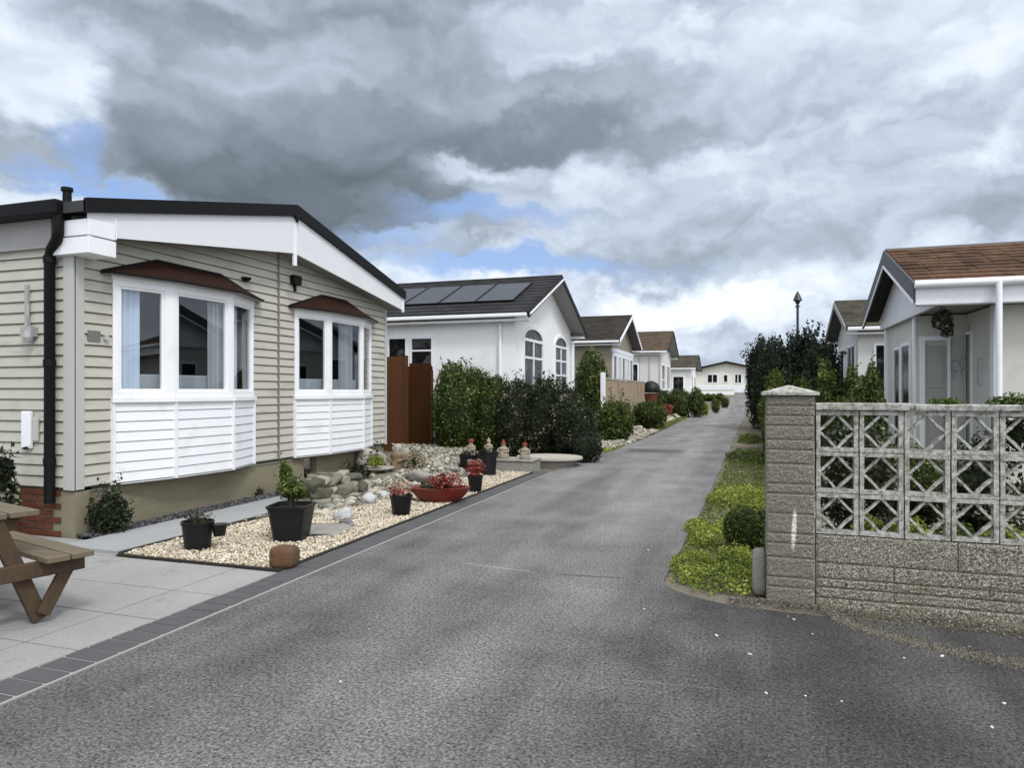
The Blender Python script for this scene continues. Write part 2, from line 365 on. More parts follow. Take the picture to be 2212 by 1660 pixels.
# ------------------------------------------------------------------ objects
def tag(o, label, cat, group=None, kind=None):
    if label: o['label'] = label
    if cat: o['category'] = cat
    if group: o['group'] = group
    if kind: o['kind'] = kind
    return o
INV = {}
def thing(name, label, cat, loc=(0, 0, 0), rz=0.0, group=None):
    o = bpy.data.objects.new(name, None); COL.objects.link(o); o.empty_display_size = 0.2
    o.location = loc; o.rotation_euler = (0, 0, rz)
    tag(o, label, cat, group)
    INV[o] = (Matrix.Translation(Vector(loc)) @ Matrix.Rotation(rz, 4, 'Z')).inverted()
    return o
def root_inv(o):
    while o.parent is not None: o = o.parent
    return INV.get(o)
class MB:
    """collects polygons; build() links them as ONE mesh object"""
    def __init__(s): s.v = []; s.f = []
    def poly(s, pts):
        n = len(s.v); s.v.extend([tuple(p) for p in pts]); s.f.append(tuple(range(n, n + len(pts))))
    def hexa(s, p):   # p: 8 corners, bottom 0-3 ccw, top 4-7
        n = len(s.v); s.v.extend([tuple(q) for q in p])
        for f in ((3, 2, 1, 0), (4, 5, 6, 7), (0, 1, 5, 4), (1, 2, 6, 5), (2, 3, 7, 6), (3, 0, 4, 7)):
            s.f.append(tuple(n + i for i in f))
    def box(s, x0, x1, y0, y1, z0, z1):
        s.hexa([(x0, y0, z0), (x1, y0, z0), (x1, y1, z0), (x0, y1, z0), (x0, y0, z1), (x1, y0, z1), (x1, y1, z1), (x0, y1, z1)])
    def bar(s, p, q, w, h, up=(0, 0, 1)):   # bar p->q, section w x h
        p = Vector(p); q = Vector(q); d = (q - p).normalized(); u = Vector(up)
        r = d.cross(u)
        if r.length < 1e-4: r = d.cross(Vector((1, 0, 0)))
        r.normalize(); u = r.cross(d).normalized(); r *= w / 2; u *= h / 2
        s.hexa([p - r - u, q - r - u, q + r - u, p + r - u, p - r + u, q - r + u, q + r + u, p + r + u])
    def prism(s, pts, off):   # planar polygon pts extruded by vector off
        n = len(s.v); k = len(pts); off = Vector(off)
        s.v.extend([tuple(p) for p in pts]); s.v.extend([tuple(Vector(p) + off) for p in pts])
        s.f.append(tuple(range(n, n + k))[::-1]); s.f.append(tuple(range(n + k, n + 2 * k)))
        for i in range(k):
            j = (i + 1) % k; s.f.append((n + i, n + j, n + k + j, n + k + i))
    def tube(s, pts, rad, seg=10):
        pts = [Vector(p) for p in pts]; n0 = len(s.v)
        rads = rad if isinstance(rad, (list, tuple)) else [rad] * len(pts)
        a = None
        for i, p in enumerate(pts):
            d = (pts[min(i + 1, len(pts) - 1)] - pts[max(i - 1, 0)]).normalized()
            if a is None:
                a = d.orthogonal().normalized()
            else:
                a = (a - d * a.dot(d)).normalized()
            b = d.cross(a)
            for k in range(seg):
                t = 2 * PI * k / seg
                s.v.append(tuple(p + (a * math.cos(t) + b * math.sin(t)) * rads[i]))
        for i in range(len(pts) - 1):
            for k in range(seg):
                k2 = (k + 1) % seg
                s.f.append((n0 + i * seg + k, n0 + i * seg + k2, n0 + (i + 1) * seg + k2, n0 + (i + 1) * seg + k))
        s.f.append(tuple(n0 + k for k in range(seg))[::-1]); e = n0 + (len(pts) - 1) * seg
        s.f.append(tuple(e + k for k in range(seg)))
    def lathe(s, c, prof, seg=24, sx=1.0, sy=1.0, sq=0.0, cap=True):   # prof: (r, z) list
        n0 = len(s.v); c = Vector(c)
        for r, z in prof:
            for k in range(seg):
                t = 2 * PI * k / seg; x, y = math.cos(t), math.sin(t)
                if sq:
                    m = max(abs(x), abs(y)); g = 1 + (1 / m - 1) * sq; x *= g; y *= g
                s.v.append((c.x + r * x * sx, c.y + r * y * sy, c.z + z))
        for i in range(len(prof) - 1):
            for k in range(seg):
                k2 = (k + 1) % seg
                s.f.append((n0 + i * seg + k, n0 + i * seg + k2, n0 + (i + 1) * seg + k2, n0 + (i + 1) * seg + k))
        if cap:
            s.f.append(tuple(n0 + k for k in range(seg))[::-1]); e = n0 + (len(prof) - 1) * seg
            s.f.append(tuple(e + k for k in range(seg)))
    def build(s, name, mat, parent=None, world=False, smooth=False, bev=0.0, label=None):
        vs = s.v
        if world and parent is not None:
            inv = root_inv(parent)
            if inv is not None: vs = [tuple(inv @ Vector(v)) for v in vs]
        me = bpy.data.meshes.new(name); me.from_pydata(vs, [], s.f); me.update()
        me.materials.append(mat)
        if smooth:
            me.polygons.foreach_set('use_smooth', [True] * len(me.polygons))
            try: me.set_sharp_from_angle(angle=math.radians(38))
            except Exception: pass
        o = bpy.data.objects.new(name, me); COL.objects.link(o)
        if parent is not None: o.parent = parent
        if bev:
            md = o.modifiers.new('bevel', 'BEVEL'); md.width = bev; md.segments = 2; md.limit_method = 'ANGLE'
        if label: o['label'] = label
        return o
class Frame:
    """a wall line: a along it, z up, d outward (to the right of the direction of travel)"""
    def __init__(s, p, q):
        s.p = Vector((p[0], p[1])); q = Vector((q[0], q[1])); s.L = (q - s.p).length
        s.u = (q - s.p) / s.L; s.n = Vector((s.u.y, -s.u.x))
    def P(s, a, z, d=0.0):
        w = s.p + s.u * a + s.n * d; return Vector((w.x, w.y, z))
def wb(mb, F, a0, a1, z0, z1, d0, d1):
    mb.hexa([F.P(a0, z0, d1), F.P(a1, z0, d1), F.P(a1, z0, d0), F.P(a0, z0, d0), F.P(a0, z1, d1), F.P(a1, z1, d1), F.P(a1, z1, d0), F.P(a0, z1, d0)])
def siding(mb, F, a0, a1, z0, z1, pitch, lap=0.020, clip=None, gap=0.013):
    k = 0
    n = max(1, round((z1 - z0) / pitch)); pitch = (z1 - z0) / n
    for k in range(n):
        zb = z0 + k * pitch; zt = zb + pitch
        b0, b1 = a0, a1
        if clip:
            lo, hi_ = clip(zt); b0, b1 = max(a0, lo), min(a1, hi_)
            if b1 - b0 < 0.05: continue
        pr = [(-0.02, zb), (-0.012, zb + gap), (lap, zb + gap), (lap + 0.001, zb + gap + 0.006), (0.004, zt), (-0.02, zt)]
        n0 = len(mb.v)
        for a in (b0, b1):
            for d, z in pr: mb.v.append(tuple(F.P(a, z, d)))
        m_ = len(pr)
        for i in range(m_):
            j = (i + 1) % m_; mb.f.append((n0 + i, n0 + m_ + i, n0 + m_ + j, n0 + j))
        mb.f.append(tuple(range(n0, n0 + m_))); mb.f.append(tuple(range(n0 + m_, n0 + 2 * m_))[::-1])
def window(parent, F, a0, a1, z0, z1, depth=0.05, fw=0.06, verts=(), horiz=(), world=True, glass=None, arch=0.0, inset=0.0, name='window', sash=None):
    """frame proud of the wall, pane set back in it, glazing bars"""
    fr = MB(); glass = glass or DGLASS
    wb(fr, F, a0, a0 + fw, z0, z1, -inset - 0.01, depth); wb(fr, F, a1 - fw, a1, z0, z1, -inset - 0.01, depth)
    wb(fr, F, a0 + fw, a1 - fw, z0, z0 + fw, -inset - 0.01, depth - 0.002)
    if not arch: wb(fr, F, a0 + fw, a1 - fw, z1 - fw, z1, -inset - 0.01, depth - 0.002)
    ac = (a0 + a1) / 2; hw = (a1 - a0) / 2
    if arch:
        wb(fr, F, a0 + fw, a1 - fw, z1 - fw * 0.8, z1, -inset - 0.01, depth - 0.002)
        n = 12
        for i in range(n):
            t0, t1 = PI * i / n, PI * (i + 1) / n
            o = [F.P(ac + hw * math.cos(t), z1 + arch * math.sin(t), 0) for t in (t0, t1)] + [F.P(ac + (hw - fw) * math.cos(t), z1 + (arch - fw) * math.sin(t), 0) for t in (t1, t0)]
            nn = Vector((F.n.x, F.n.y, 0))
            fr.prism([p - nn * 0.01 for p in o], nn * (depth + 0.01))
    fo = fr.build(name, WHITE, parent, world)
    pn = MB()
    zt = z1 - (0.0 if arch else fw * 0.5)
    wb(pn, F, a0 + fw * 0.5, a1 - fw * 0.5, z0 + fw * 0.5, zt, 0.004 - inset, 0.012 - inset)
    if arch:
        pts = [F.P(ac + (hw - fw / 2) * math.cos(PI * i / 12), z1 + 0.001 + (arch - fw / 2) * math.sin(PI * i / 12), 0.004) for i in range(13)]
        pn.prism(pts, Vector((F.n.x, F.n.y, 0)) * 0.008)
    pn.build('pane', glass, fo, world)
    if len(verts) or len(horiz) or sash:
        gb = MB()
        for v in verts: wb(gb, F, v - fw * 0.4, v + fw * 0.4, z0 + fw, z1 - fw * 0.9, 0.0125 - inset, depth - 0.006)
        for h in horiz: wb(gb, F, a0 + fw, a1 - fw, h - fw * 0.35, h + fw * 0.35, 0.0125 - inset, depth - 0.010)
        gb.build('glazing_bar', WHITE, fo, world)
    return fo

# ------------------------------------------------------------------ leaves and pebbles in bulk
def fast_mesh(name, V, F4, mat, parent=None, smooth=False, world=True):
    V = np.asarray(V, dtype=np.float64)
    if parent is not None and world:
        inv = root_inv(parent)
        if inv is not None:
            A = np.array(inv); V = V @ A[:3, :3].T + A[:3, 3]
    k = F4.shape[1]
    me = bpy.data.meshes.new(name)
    me.vertices.add(len(V)); me.vertices.foreach_set('co', V.astype(np.float32).ravel())
    me.loops.add(F4.size); me.loops.foreach_set('vertex_index', F4.astype(np.int32).ravel())
    me.polygons.add(len(F4)); me.polygons.foreach_set('loop_start', np.arange(0, F4.size, k, dtype=np.int32))
    me.update(calc_edges=True); me.validate()
    me.materials.append(mat)
    if smooth: me.polygons.foreach_set('use_smooth', [True] * len(me.polygons))
    o = bpy.data.objects.new(name, me); COL.objects.link(o)
    if parent is not None: o.parent = parent
    return o
def leaf_quads(P, N, size, asp=0.55, jit=0.9):
    n = len(P)
    d = N + RNG.normal(0, jit, (n, 3)); d /= np.linalg.norm(d, axis=1)[:, None] + 1e-9
    r = RNG.normal(0, 1, (n, 3)); u = np.cross(d, r); u /= np.linalg.norm(u, axis=1)[:, None] + 1e-9
    w = np.cross(d, u)
    s = size * RNG.uniform(0.6, 1.35, n)[:, None]
    V = np.stack([P + u * s * 0.5, P + w * s * asp * 0.5 + d * s * 0.08, P - u * s * 0.5, P - w * s * asp * 0.5 + d * s * 0.08], 1).reshape(-1, 3)
    F = np.arange(4 * n).reshape(n, 4)
    return V, F
def ico(sub=2):
    import bmesh
    bm = bmesh.new(); bmesh.ops.create_icosphere(bm, subdivisions=sub, radius=1.0)
    V = np.array([v.co[:] for v in bm.verts]); F = np.array([[v.index for v in f.verts] for f in bm.faces]); bm.free()
    return V, F
ICO1, ICO2, ICO3 = ico(1), ico(2), ico(3)
def lump(D, seed, amp=0.16, fr=4.0):
    r = np.random.default_rng(seed); out = np.zeros(len(D))
    for i in range(5):
        k = r.normal(0, fr * (1 + 0.6 * i), 3); out += np.sin(D @ k + r.uniform(0, 6)) / (1 + 0.5 * i)
    return 1 + amp * out / 2.2
def facets(D, seed, n=15, lo=0.66):
    # angular broken rock: the nearest of a set of random cutting planes
    r = np.random.default_rng(seed); N = r.normal(0, 1, (n, 3)); N /= np.linalg.norm(N, axis=1)[:, None]; d = r.uniform(lo, 1.0, n)
    return np.minimum((d[None] / np.maximum(D @ N.T, 0.08)).min(1), 1.22)
def sample_crown(blobs, n, amp=0.16, seed=1, zmin=None, deep=0.22, fr=4.0):
    areas = np.array([(b[3] * b[4] + b[3] * b[5] + b[4] * b[5]) for b in blobs]); cnt = np.maximum(8, (n * areas / areas.sum()).astype(int))
    PP, NN = [], []
    for i, b in enumerate(blobs):
        D = RNG.normal(0, 1, (cnt[i], 3)); D /= np.linalg.norm(D, axis=1)[:, None]
        R = lump(D, seed + i, amp, fr) * (1 - np.abs(RNG.normal(0, deep * 0.5, cnt[i])))
        c = np.array(b[:3]); r = np.array(b[3:6])
        P = c + D * R[:, None] * r; N = D / r; N /= np.linalg.norm(N, axis=1)[:, None]
        keep = np.ones(len(P), bool)
        for j, o in enumerate(blobs):
            if j != i: keep &= (((P - np.array(o[:3])) / np.array(o[3:6])) ** 2).sum(1) > 0.62
        if zmin is not None: keep &= P[:, 2] > zmin
        PP.append(P[keep]); NN.append(N[keep])
    return np.concatenate(PP), np.concatenate(NN)
def foliage(parent, blobs, n, size, mat, amp=0.16, seed=1, zmin=None, core=0.74, name='foliage', spikes=0, asp=0.55, deep=0.25, fr=4.0):
    P, N = sample_crown(blobs, n, amp, seed, zmin, deep, fr)
    if spikes:   # shoots standing up out of the outline
        idx = RNG.choice(np.where(N[:, 2] > 0.25)[0], spikes)
        ex, en = [], []
        for i in idx:
            L = RNG.uniform(1, 3.6) * size; k = int(5 + L / size * 3)
            t = np.linspace(0, 1, k)[:, None]
            dirn = N[i] * 0.6 + np.array([0, 0, 1.0]) + RNG.normal(0, 0.2, 3)
            ex.append(P[i] + dirn * L * t + RNG.normal(0, size * 0.35, (k, 3))); en.append(np.tile(N[i], (k, 1)))
        P = np.concatenate([P] + ex); N = np.concatenate([N] + en)
    V, F = leaf_quads(P, N, size, asp)
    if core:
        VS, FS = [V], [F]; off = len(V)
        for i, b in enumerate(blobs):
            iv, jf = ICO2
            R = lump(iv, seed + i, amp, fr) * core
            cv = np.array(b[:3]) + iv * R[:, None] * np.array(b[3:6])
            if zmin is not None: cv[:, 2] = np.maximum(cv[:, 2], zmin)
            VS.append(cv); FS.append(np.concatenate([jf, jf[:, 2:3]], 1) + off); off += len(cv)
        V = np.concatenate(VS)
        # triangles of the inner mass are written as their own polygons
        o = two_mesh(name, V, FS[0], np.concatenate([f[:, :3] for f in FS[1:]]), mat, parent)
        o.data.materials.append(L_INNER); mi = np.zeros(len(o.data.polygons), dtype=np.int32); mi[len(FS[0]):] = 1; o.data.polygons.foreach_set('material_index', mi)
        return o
    return fast_mesh(name, V, F, mat, parent)
def two_mesh(name, V, Q, T, mat, parent):
    if parent is not None:
        inv = root_inv(parent)
        if inv is not None:
            A = np.array(inv); V = V @ A[:3, :3].T + A[:3, 3]
    me = bpy.data.meshes.new(name)
    me.vertices.add(len(V)); me.vertices.foreach_set('co', V.astype(np.float32).ravel())
    li = np.concatenate([Q.ravel(), T.ravel()]).astype(np.int32)
    me.loops.add(len(li)); me.loops.foreach_set('vertex_index', li)
    st = np.concatenate([np.arange(0, Q.size, 4), Q.size + np.arange(0, T.size, 3)]).astype(np.int32)
    me.polygons.add(len(st)); me.polygons.foreach_set('loop_start', st)
    me.update(calc_edges=True); me.validate(); me.materials.append(mat)
    o = bpy.data.objects.new(name, me); COL.objects.link(o)
    if parent is not None: o.parent = parent
    return o
def stems(parent, base, tips, r0, r1, mat=None, name='stem'):
    mb = MB()
    for t in tips:
        b = Vector(base) + Vector((random.uniform(-1, 1), random.uniform(-1, 1), 0)) * r0 * 1.2; t = Vector(t)
        mid = b.lerp(t, 0.5) + Vector((random.uniform(-.1, .1), random.uniform(-.1, .1), 0)) * (t - b).length
        mb.tube([b, mid, t], [r0, (r0 + r1) / 2, r1], 6)
    return mb.build(name, mat or BARK, parent, True, True)
def bush(label, blobs, n, size, mat, group=None, name='shrub', cat='shrub', amp=0.16, seed=None, spikes=0, zmin=None, core=0.78, asp=0.55, deep=0.25, stem=True, fr=4.0):
    x = sum(b[0] for b in blobs) / len(blobs); y = sum(b[1] for b in blobs) / len(blobs)
    z0 = gh1(x, y)
    t = thing(name, label, cat, (x, y, z0), 0, group)
    sd_ = seed if seed is not None else random.randint(0, 9999)
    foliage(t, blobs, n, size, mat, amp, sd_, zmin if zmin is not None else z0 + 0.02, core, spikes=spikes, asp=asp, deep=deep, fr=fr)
    if stem:
        b0 = blobs[0]
        stems(t, (x, y, z0 - 0.02), [(b[0], b[1], b[2]) for b in blobs[:6]], 0.05 * max(b0[3], .2), 0.02 * max(b0[3], .2))
    return t
def pebbles(name, P, size, mat, zscale=0.6, jitter=0.3):
    """many small stones as one mesh"""
    iv, jf = ICO1
    n = len(P); k = len(iv)
    s = size * RNG.uniform(0.55, 1.3, n)
    sc = np.stack([s * RNG.uniform(0.7, 1.3, n), s * RNG.uniform(0.6, 1.0, n), s * zscale * RNG.uniform(0.7, 1.2, n)], 1)
    a = RNG.uniform(0, 2 * PI, n); ca, sa = np.cos(a), np.sin(a)
    base = iv[None] * (1 + RNG.uniform(-jitter, jitter, (n, k, 1))) * sc[:, None, :]
    tl = RNG.uniform(-0.5, 0.5, n)
    x = base[..., 0] * ca[:, None] - base[..., 1] * sa[:, None]; y = base[..., 0] * sa[:, None] + base[..., 1] * ca[:, None]
    z = base[..., 2] + x * tl[:, None] * 0.5
    V = np.stack([x, y, z], -1) + P[:, None, :]
    F = (jf[None] + (np.arange(n) * k)[:, None, None]).reshape(-1, 3)
    return fast_mesh(name, V.reshape(-1, 3), F, mat)
def octas(name, P, size, mat, zscale=0.6):
    iv = np.array([[1, 0, 0], [0, 1, 0], [-1, 0, 0], [0, -1, 0], [0, 0, 1], [0, 0, -1.]]); jf = np.array([[0, 1, 4], [1, 2, 4], [2, 3, 4], [3, 0, 4], [1, 0, 5], [2, 1, 5], [3, 2, 5], [0, 3, 5]])
    global ICO1
    keep = ICO1; ICO1 = (iv, jf); o = pebbles(name, P, size, mat, zscale, 0.25); ICO1 = keep
    return o
def in_poly(P, poly):
    x, y = P[:, 0], P[:, 1]; ins = np.zeros(len(P), bool); n = len(poly)
    for i in range(n):
        x0, y0 = poly[i]; x1, y1 = poly[(i + 1) % n]
        c = ((y0 > y) != (y1 > y)) & (x < (x1 - x0) * (y - y0) / (y1 - y0 + 1e-12) + x0); ins ^= c
    return ins
def scatter(poly, n):
    xs = [p[0] for p in poly]; ys = [p[1] for p in poly]
    P = np.stack([RNG.uniform(min(xs), max(xs), n), RNG.uniform(min(ys), max(ys), n)], 1)
    return P[in_poly(P, poly)]
def stone_mat(name, cols, rough=0.8):
    m, nt, b = base_mat(name, rough, 0.25)
    g = nt.nodes.new('ShaderNodeNewGeometry'); r = S(nt, g.outputs['Random Per Island'])
    f = noise(nt, S(nt, g.outputs['Position']), 90, 3, 0.6)
    c = ramp(nt, (r + (f - 0.5) * 0.3).clamp(), cols); nt.links.new(c.k, b.inputs['Base Color'])
    return m
GRAVEL = stone_mat('cream_gravel', [(0.0, (0.20, 0.155, 0.10)), (0.2, (0.42, 0.36, 0.26)), (0.65, (0.58, 0.52, 0.41)), (1.0, (0.74, 0.69, 0.60))])
SLATE = stone_mat('slate_chips', [(0.0, (0.02, 0.02, 0.025)), (0.6, (0.07, 0.07, 0.08)), (1.0, (0.17, 0.17, 0.18))], 0.5)
RUBBLE = stone_mat('rubble_stones', [(0.0, (0.10, 0.095, 0.08)), (0.4, (0.26, 0.25, 0.20)), (0.8, (0.38, 0.36, 0.30)), (1.0, (0.55, 0.52, 0.45))])
GRIT = stone_mat('road_grit', [(0.0, (0.025, 0.023, 0.02)), (0.5, (0.10, 0.09, 0.07)), (0.85, (0.20, 0.18, 0.14)), (1.0, (0.42, 0.38, 0.32))])

# ================================================================== THE SETTING
YL = np.unique(np.concatenate([np.arange(-12, 20, 2.0), np.arange(20, 92, 1.0), np.array([100, 120, 160, 240, 400, 700.])]))
XLn = np.unique(np.concatenate([np.array([-500, -200, -80, -40, -20, -12, -9.]), np.arange(-7, 4, 0.35), np.array([5, 8, 12, 20, 40, 80, 200, 500.])]))
gx_, gy_ = np.meshgrid(XLn, YL)
Vg = np.stack([gx_, gy_, gh(gx_, gy_) - 0.02], -1).reshape(-1, 3)
nx_ = len(XLn); Fg = np.array([[j * nx_ + i, j * nx_ + i + 1, (j + 1) * nx_ + i + 1, (j + 1) * nx_ + i] for j in range(len(YL) - 1) for i in range(nx_ - 1)])
m, nt, b = base_mat('garden_ground', 0.95, 0.1)
p = wco(nt)
a = noise(nt, p, 0.8, 6, 0.65); f = noise(nt, p, 22, 5, 0.7); e = voro(nt, p, 40)
c1 = mixc(nt, a.smooth(0.42, 0.6), (0.15, 0.13, 0.10), (0.055, 0.06, 0.028))
c2 = mixc(nt, (f * 1.4 - 0.3).clamp(), c1, (0.26, 0.235, 0.19))
nt.links.new(c2.k, b.inputs['Base Color']); bump(nt, b, f + e, 0.8, 0.02)
tag(fast_mesh('ground', Vg, Fg, m), None, None, kind='structure')

# the lane: left and right edges as the picture gives them
LE = [(-12, -3.345), (14, -3.345), (19, -3.1), (24, -2.88), (45, -2.9), (50, -2.5), (57, -1.65), (68, -0.85), (78, -0.3), (84, 0.0)]
RE = [(5.62, -0.60), (6.5, -0.57), (9, -0.5), (20, -0.32), (40, -0.02), (57, 0.45), (68, 1.1), (84, 1.9)]
def lerp(T, y):
    for (a, u), (b_, v) in zip(T, T[1:]):
        if y <= b_: return u + (v - u) * max(0, (y - a)) / (b_ - a)
    return T[-1][1]
rows = []
for y in [-12, -6, -2, 0, 1, 2, 3, 4, 4.6, 5.0]: rows.append((y, lerp(LE, y), 16.0))
for i in range(13):       # the verge's rounded corner
    t = PI / 2 * i / 12; rows.append((5.04 + 0.58 * (1 - math.cos(t)), -3.345, 0.5 - 1.10 * math.sin(t) ** 0.8))
for y in list(np.arange(6.0, 84.1, 1.0)): rows.append((y, lerp(LE, y), lerp(RE, y)))
V = []; Fr = []
NX = 6
for (y, l, r) in rows:
    for i in range(NX): V.append((l + (r - l) * i / (NX - 1), y, float(gh(np.float64(-1.5), np.float64(y)))))
for j in range(len(rows) - 1):
    for i in range(NX - 1): Fr.append((j * NX + i, j * NX + i + 1, (j + 1) * NX + i + 1, (j + 1) * NX + i))
m, nt, b = base_mat('asphalt', 0.82, 0.3)
p = wco(nt); X_, Y_, Z_ = sep(nt, p)
fine = noise(nt, p, 62, 3, 0.7); mid = noise(nt, p, 30, 3, 0.65); big = noise(nt, p, 1.1, 6, 0.62)
lp = comb(nt, X_, Y_ * 0.16, 0.0); lane = noise(nt, lp, 2.2, 4, 0.55)
sp = voro(nt, p, 90); spc = voro(nt, p, 90, 'Color'); sr, sg, sb = sep(nt, spc)
base = 0.104 + Y_.smooth(4.0, 10.0) * 0.052 + (X_ + 1.7).abs().smooth(1.1, 0.2) * 0.030 + (big - 0.5) * 0.20 + (lane - 0.5) * 0.17
# darker newer surface in front of the wall, its edge wandering
edge = X_ + 0.30 + (noise(nt, p, 1.3, 4, 0.6) - 0.5) * 1.3
newer = edge.smooth(-0.45, 0.45) * Y_.smooth(5.9, 5.3)
base = base * (1.0 - newer * 0.45)
tracks = ((X_ + 2.75).abs().smooth(0.42, 0.08) + (X_ + 1.2).abs().smooth(0.45, 0.1)) * 0.022 * Y_.smooth(3.0, 9.0)
base = base + tracks
patch = (X_ + 2.1).abs().smooth(0.85, 0.55) * (Y_ - 17.6).abs().smooth(0.75, 0.3) * 0.55
patch2 = (X_ + 1.9 + Y_ * 0.02).abs().smooth(0.6, 0.2) * (noise(nt, lp, 1.1, 3, 0.5, 0.2)).smooth(0.5, 0.62) * 0.30
base = base * (1.0 - patch) * (1.0 - patch2 * Y_.smooth(4, 7))
grain = 1.0 + (fine - 0.5) * 4.6 + (mid - 0.5) * 1.4
v = base * grain.max(0.25)
chips = (sr - 0.86).smooth(0.0, 0.02) * sp.smooth(0.32, 0.16) * 0.16
v = v + chips
specks = voro(nt, p, 5.0).smooth(0.055, 0.03) * noise(nt, p, 1.7, 2, 0.5).smooth(0.56, 0.6) * 0.35
v = v + specks
# hair cracks and joints
def crack(x0, y0, x1, y1, w=0.006, wob=0.03):
    dx, dy = x1 - x0, y1 - y0; L = math.hypot(dx, dy); dx /= L; dy /= L
    al = (X_ - x0) * dx + (Y_ - y0) * dy; pe = (X_ - x0) * (-dy) + (Y_ - y0) * dx + (mid - 0.5) * wob * 0.6 + (big - 0.5) * wob
    return pe.abs().smooth(w * 2.2, w * 0.6) * al.smooth(-0.05, 0.05) * al.smooth(L + 0.05, L - 0.05)
g1, g2 = gp(1000, 1217), gp(1150, 1236); g3, g4 = gp(1205, 1242), gp(1350, 1250)
v = v + crack(g1.x, g1.y, g2.x, g2.y, 0.013) * 0.075
v = v * (1.0 - crack(g3.x, g3.y, g4.x, g4.y, 0.012) * 0.55)
g5, g6 = gp(1330, 1468), gp(1560, 1490)
v = v + crack(g5.x, g5.y, g6.x, g6.y, 0.004, 0.01) * 0.06
g7, g8 = gp(0, 1583), gp(640, 1262)
cc = ramp(nt, v.clamp(), [(0.0, (0.0, 0.0, 0.0)), (1.0, (1.0, 0.985, 0.965))])
nt.links.new(cc.k, b.inputs['Base Color']); bump(nt, b, fine + mid * 0.7 + sp * 0.5, 0.75, 0.006)
tag(fast_mesh('road', V, np.array(Fr), m), None, None, kind='structure')

# border of dark setts with a pale mortar line
mb = MB()
y = 0.2
while y < 12.3:
    z = 0.012 + random.uniform(-0.0015, 0.0015); x0 = -3.615 + random.uniform(-.002, .002)
    mb.box(x0, -3.375, y + 0.006, y + 0.144, -0.015, z); y += 0.15
SETT = M('dark_sett', (0.085, 0.085, 0.088), 0.8, 0.25, 0.3, 4, 0.2, 90, 0.4, 0.004)
tag(mb.build('kerb_setts', SETT, bev=0.006), None, None, kind='structure')
mb = MB(); mb.box(-3.63, -3.355, 0.0, 12.4, -0.015, 0.005)
tag(mb.build('kerb_bedding', M('pale_mortar', (0.30, 0.295, 0.28), 0.9, 0.2, 0.15, 5, 0.15, 80, 0.3), ), None, None, kind='structure')
# pale aggregate paving slabs
m, nt, b = base_mat('aggregate_slab', 0.82, 0.25)
p = wco(nt); X_, Y_, Z_ = sep(nt, p)
f = noise(nt, p, 170, 3, 0.75); g = noise(nt, p, 45, 4, 0.7); a = noise(nt, p, 1.4, 5, 0.6); st = noise(nt, p, 3.0, 6, 0.7, 0.4)
v = (0.285 + (a - 0.5) * 0.12) * (1 + (f - 0.5) * 0.9 + (g - 0.5) * 0.35)
v = v * (1.0 - st.smooth(0.56, 0.75) * 0.35)
cx0, cy0 = gp(60, 1330).x, gp(60, 1330).y      # the ring worn round the table's foot
rr = ((X_ - cx0) * (X_ - cx0) + (Y_ - cy0) * (Y_ - cy0)).sqrt()
v = v * (1.0 - (rr - 0.33).abs().smooth(0.012, 0.004) * 0.3 * (Y_ - 3.35).smooth(0.0, -0.1))
cc = ramp(nt, v.clamp(), [(0.0, (0, 0, 0)), (1.0, (1.0, 0.995, 0.98))]); nt.links.new(cc.k, b.inputs['Base Color']); bump(nt, b, f + g, 0.5, 0.004)
mb = MB()
xs = [-3.63, -4.05] + [-4.05 - 0.575 * k for k in range(1, 12)]
ys = [4.83 - 0.10] + [4.13 - 0.565 * k for k in range(-0, 10)]
ys = [4.81, 4.13] + [4.13 - 0.565 * k for k in range(1, 9)]
for i in range(len(xs) - 1):
    for j in range(len(ys) - 1):
        z = 0.008 + random.uniform(-0.001, 0.001)
        mb.box(xs[i + 1] + 0.006, xs[i] - 0.006, ys[j + 1] + 0.006, ys[j] - 0.006, -0.01, z)
for k in range(8):
    mb.box(-5.40 - 0.8 * (k + 1) + 0.004, -5.40 - 0.8 * k - 0.004, 4.815, 5.24, -0.01, 0.010)
tag(mb.build('paving', m, bev=0.004), None, None, kind='structure')
mb = MB(); mb.box(-12, -3.625, -0.5, 5.245, -0.03, -0.001)
tag(mb.build('paving_bed', SOIL), None, None, kind='structure')
# flag path beside the house
mb = MB(); y = 4.86
for L in [2.15, 1.55, 1.9, 1.3]:
    mb.box(-6.10, -5.40, y, y + L - 0.012, -0.01, 0.045); y += L
tag(mb.build('path', PATHM, bev=0.006), None, None, kind='structure')

# ================================================================== THE NEAR HOME WITH THE BOW WINDOWS
WX = -6.45; Y0, Y1, YM = 5.28, 11.74, 8.53
home = thing('mobile_home', 'low beige boarded home with two bow windows under a wide white gable', 'house', (WX, YM, 0))
FF = Frame((WX, Y0), (WX, Y1))            # front, facing the lane
FS = Frame((-15.0, Y0), (WX, Y0))         # side, facing the picnic table
LS = FS.L
PT = 0.113
B1 = [(-6.43, yx(243, -6.43)), (-6.26, yx(378, -6.26)), (-6.205, yx(502, -6.205)), (-6.43, yx(547, -6.43))]
B2 = [(-6.43, yx(636, -6.43)), (-6.27, yx(712, -6.27)), (-6.24, yx(784, -6.24)), (-6.43, yx(801, -6.43))]
b1a, b1b = B1[0][1] - Y0, B1[3][1] - Y0; b2a, b2b = B2[0][1] - Y0, B2[3][1] - Y0
def ztop(y): return 3.38 + 0.79 * (1 - abs(y - YM) / 3.39)
def zbot(y): return 3.03 + 0.46 * (1 - abs(y - YM) / 3.39)
def clipf(z):
    r = 3.39 * (1 - max(0, (z + 0.12 - 3.38)) / 0.79); return (YM - r - Y0, YM + r - Y0)
sd_ = MB(); mid_ = YM - Y0
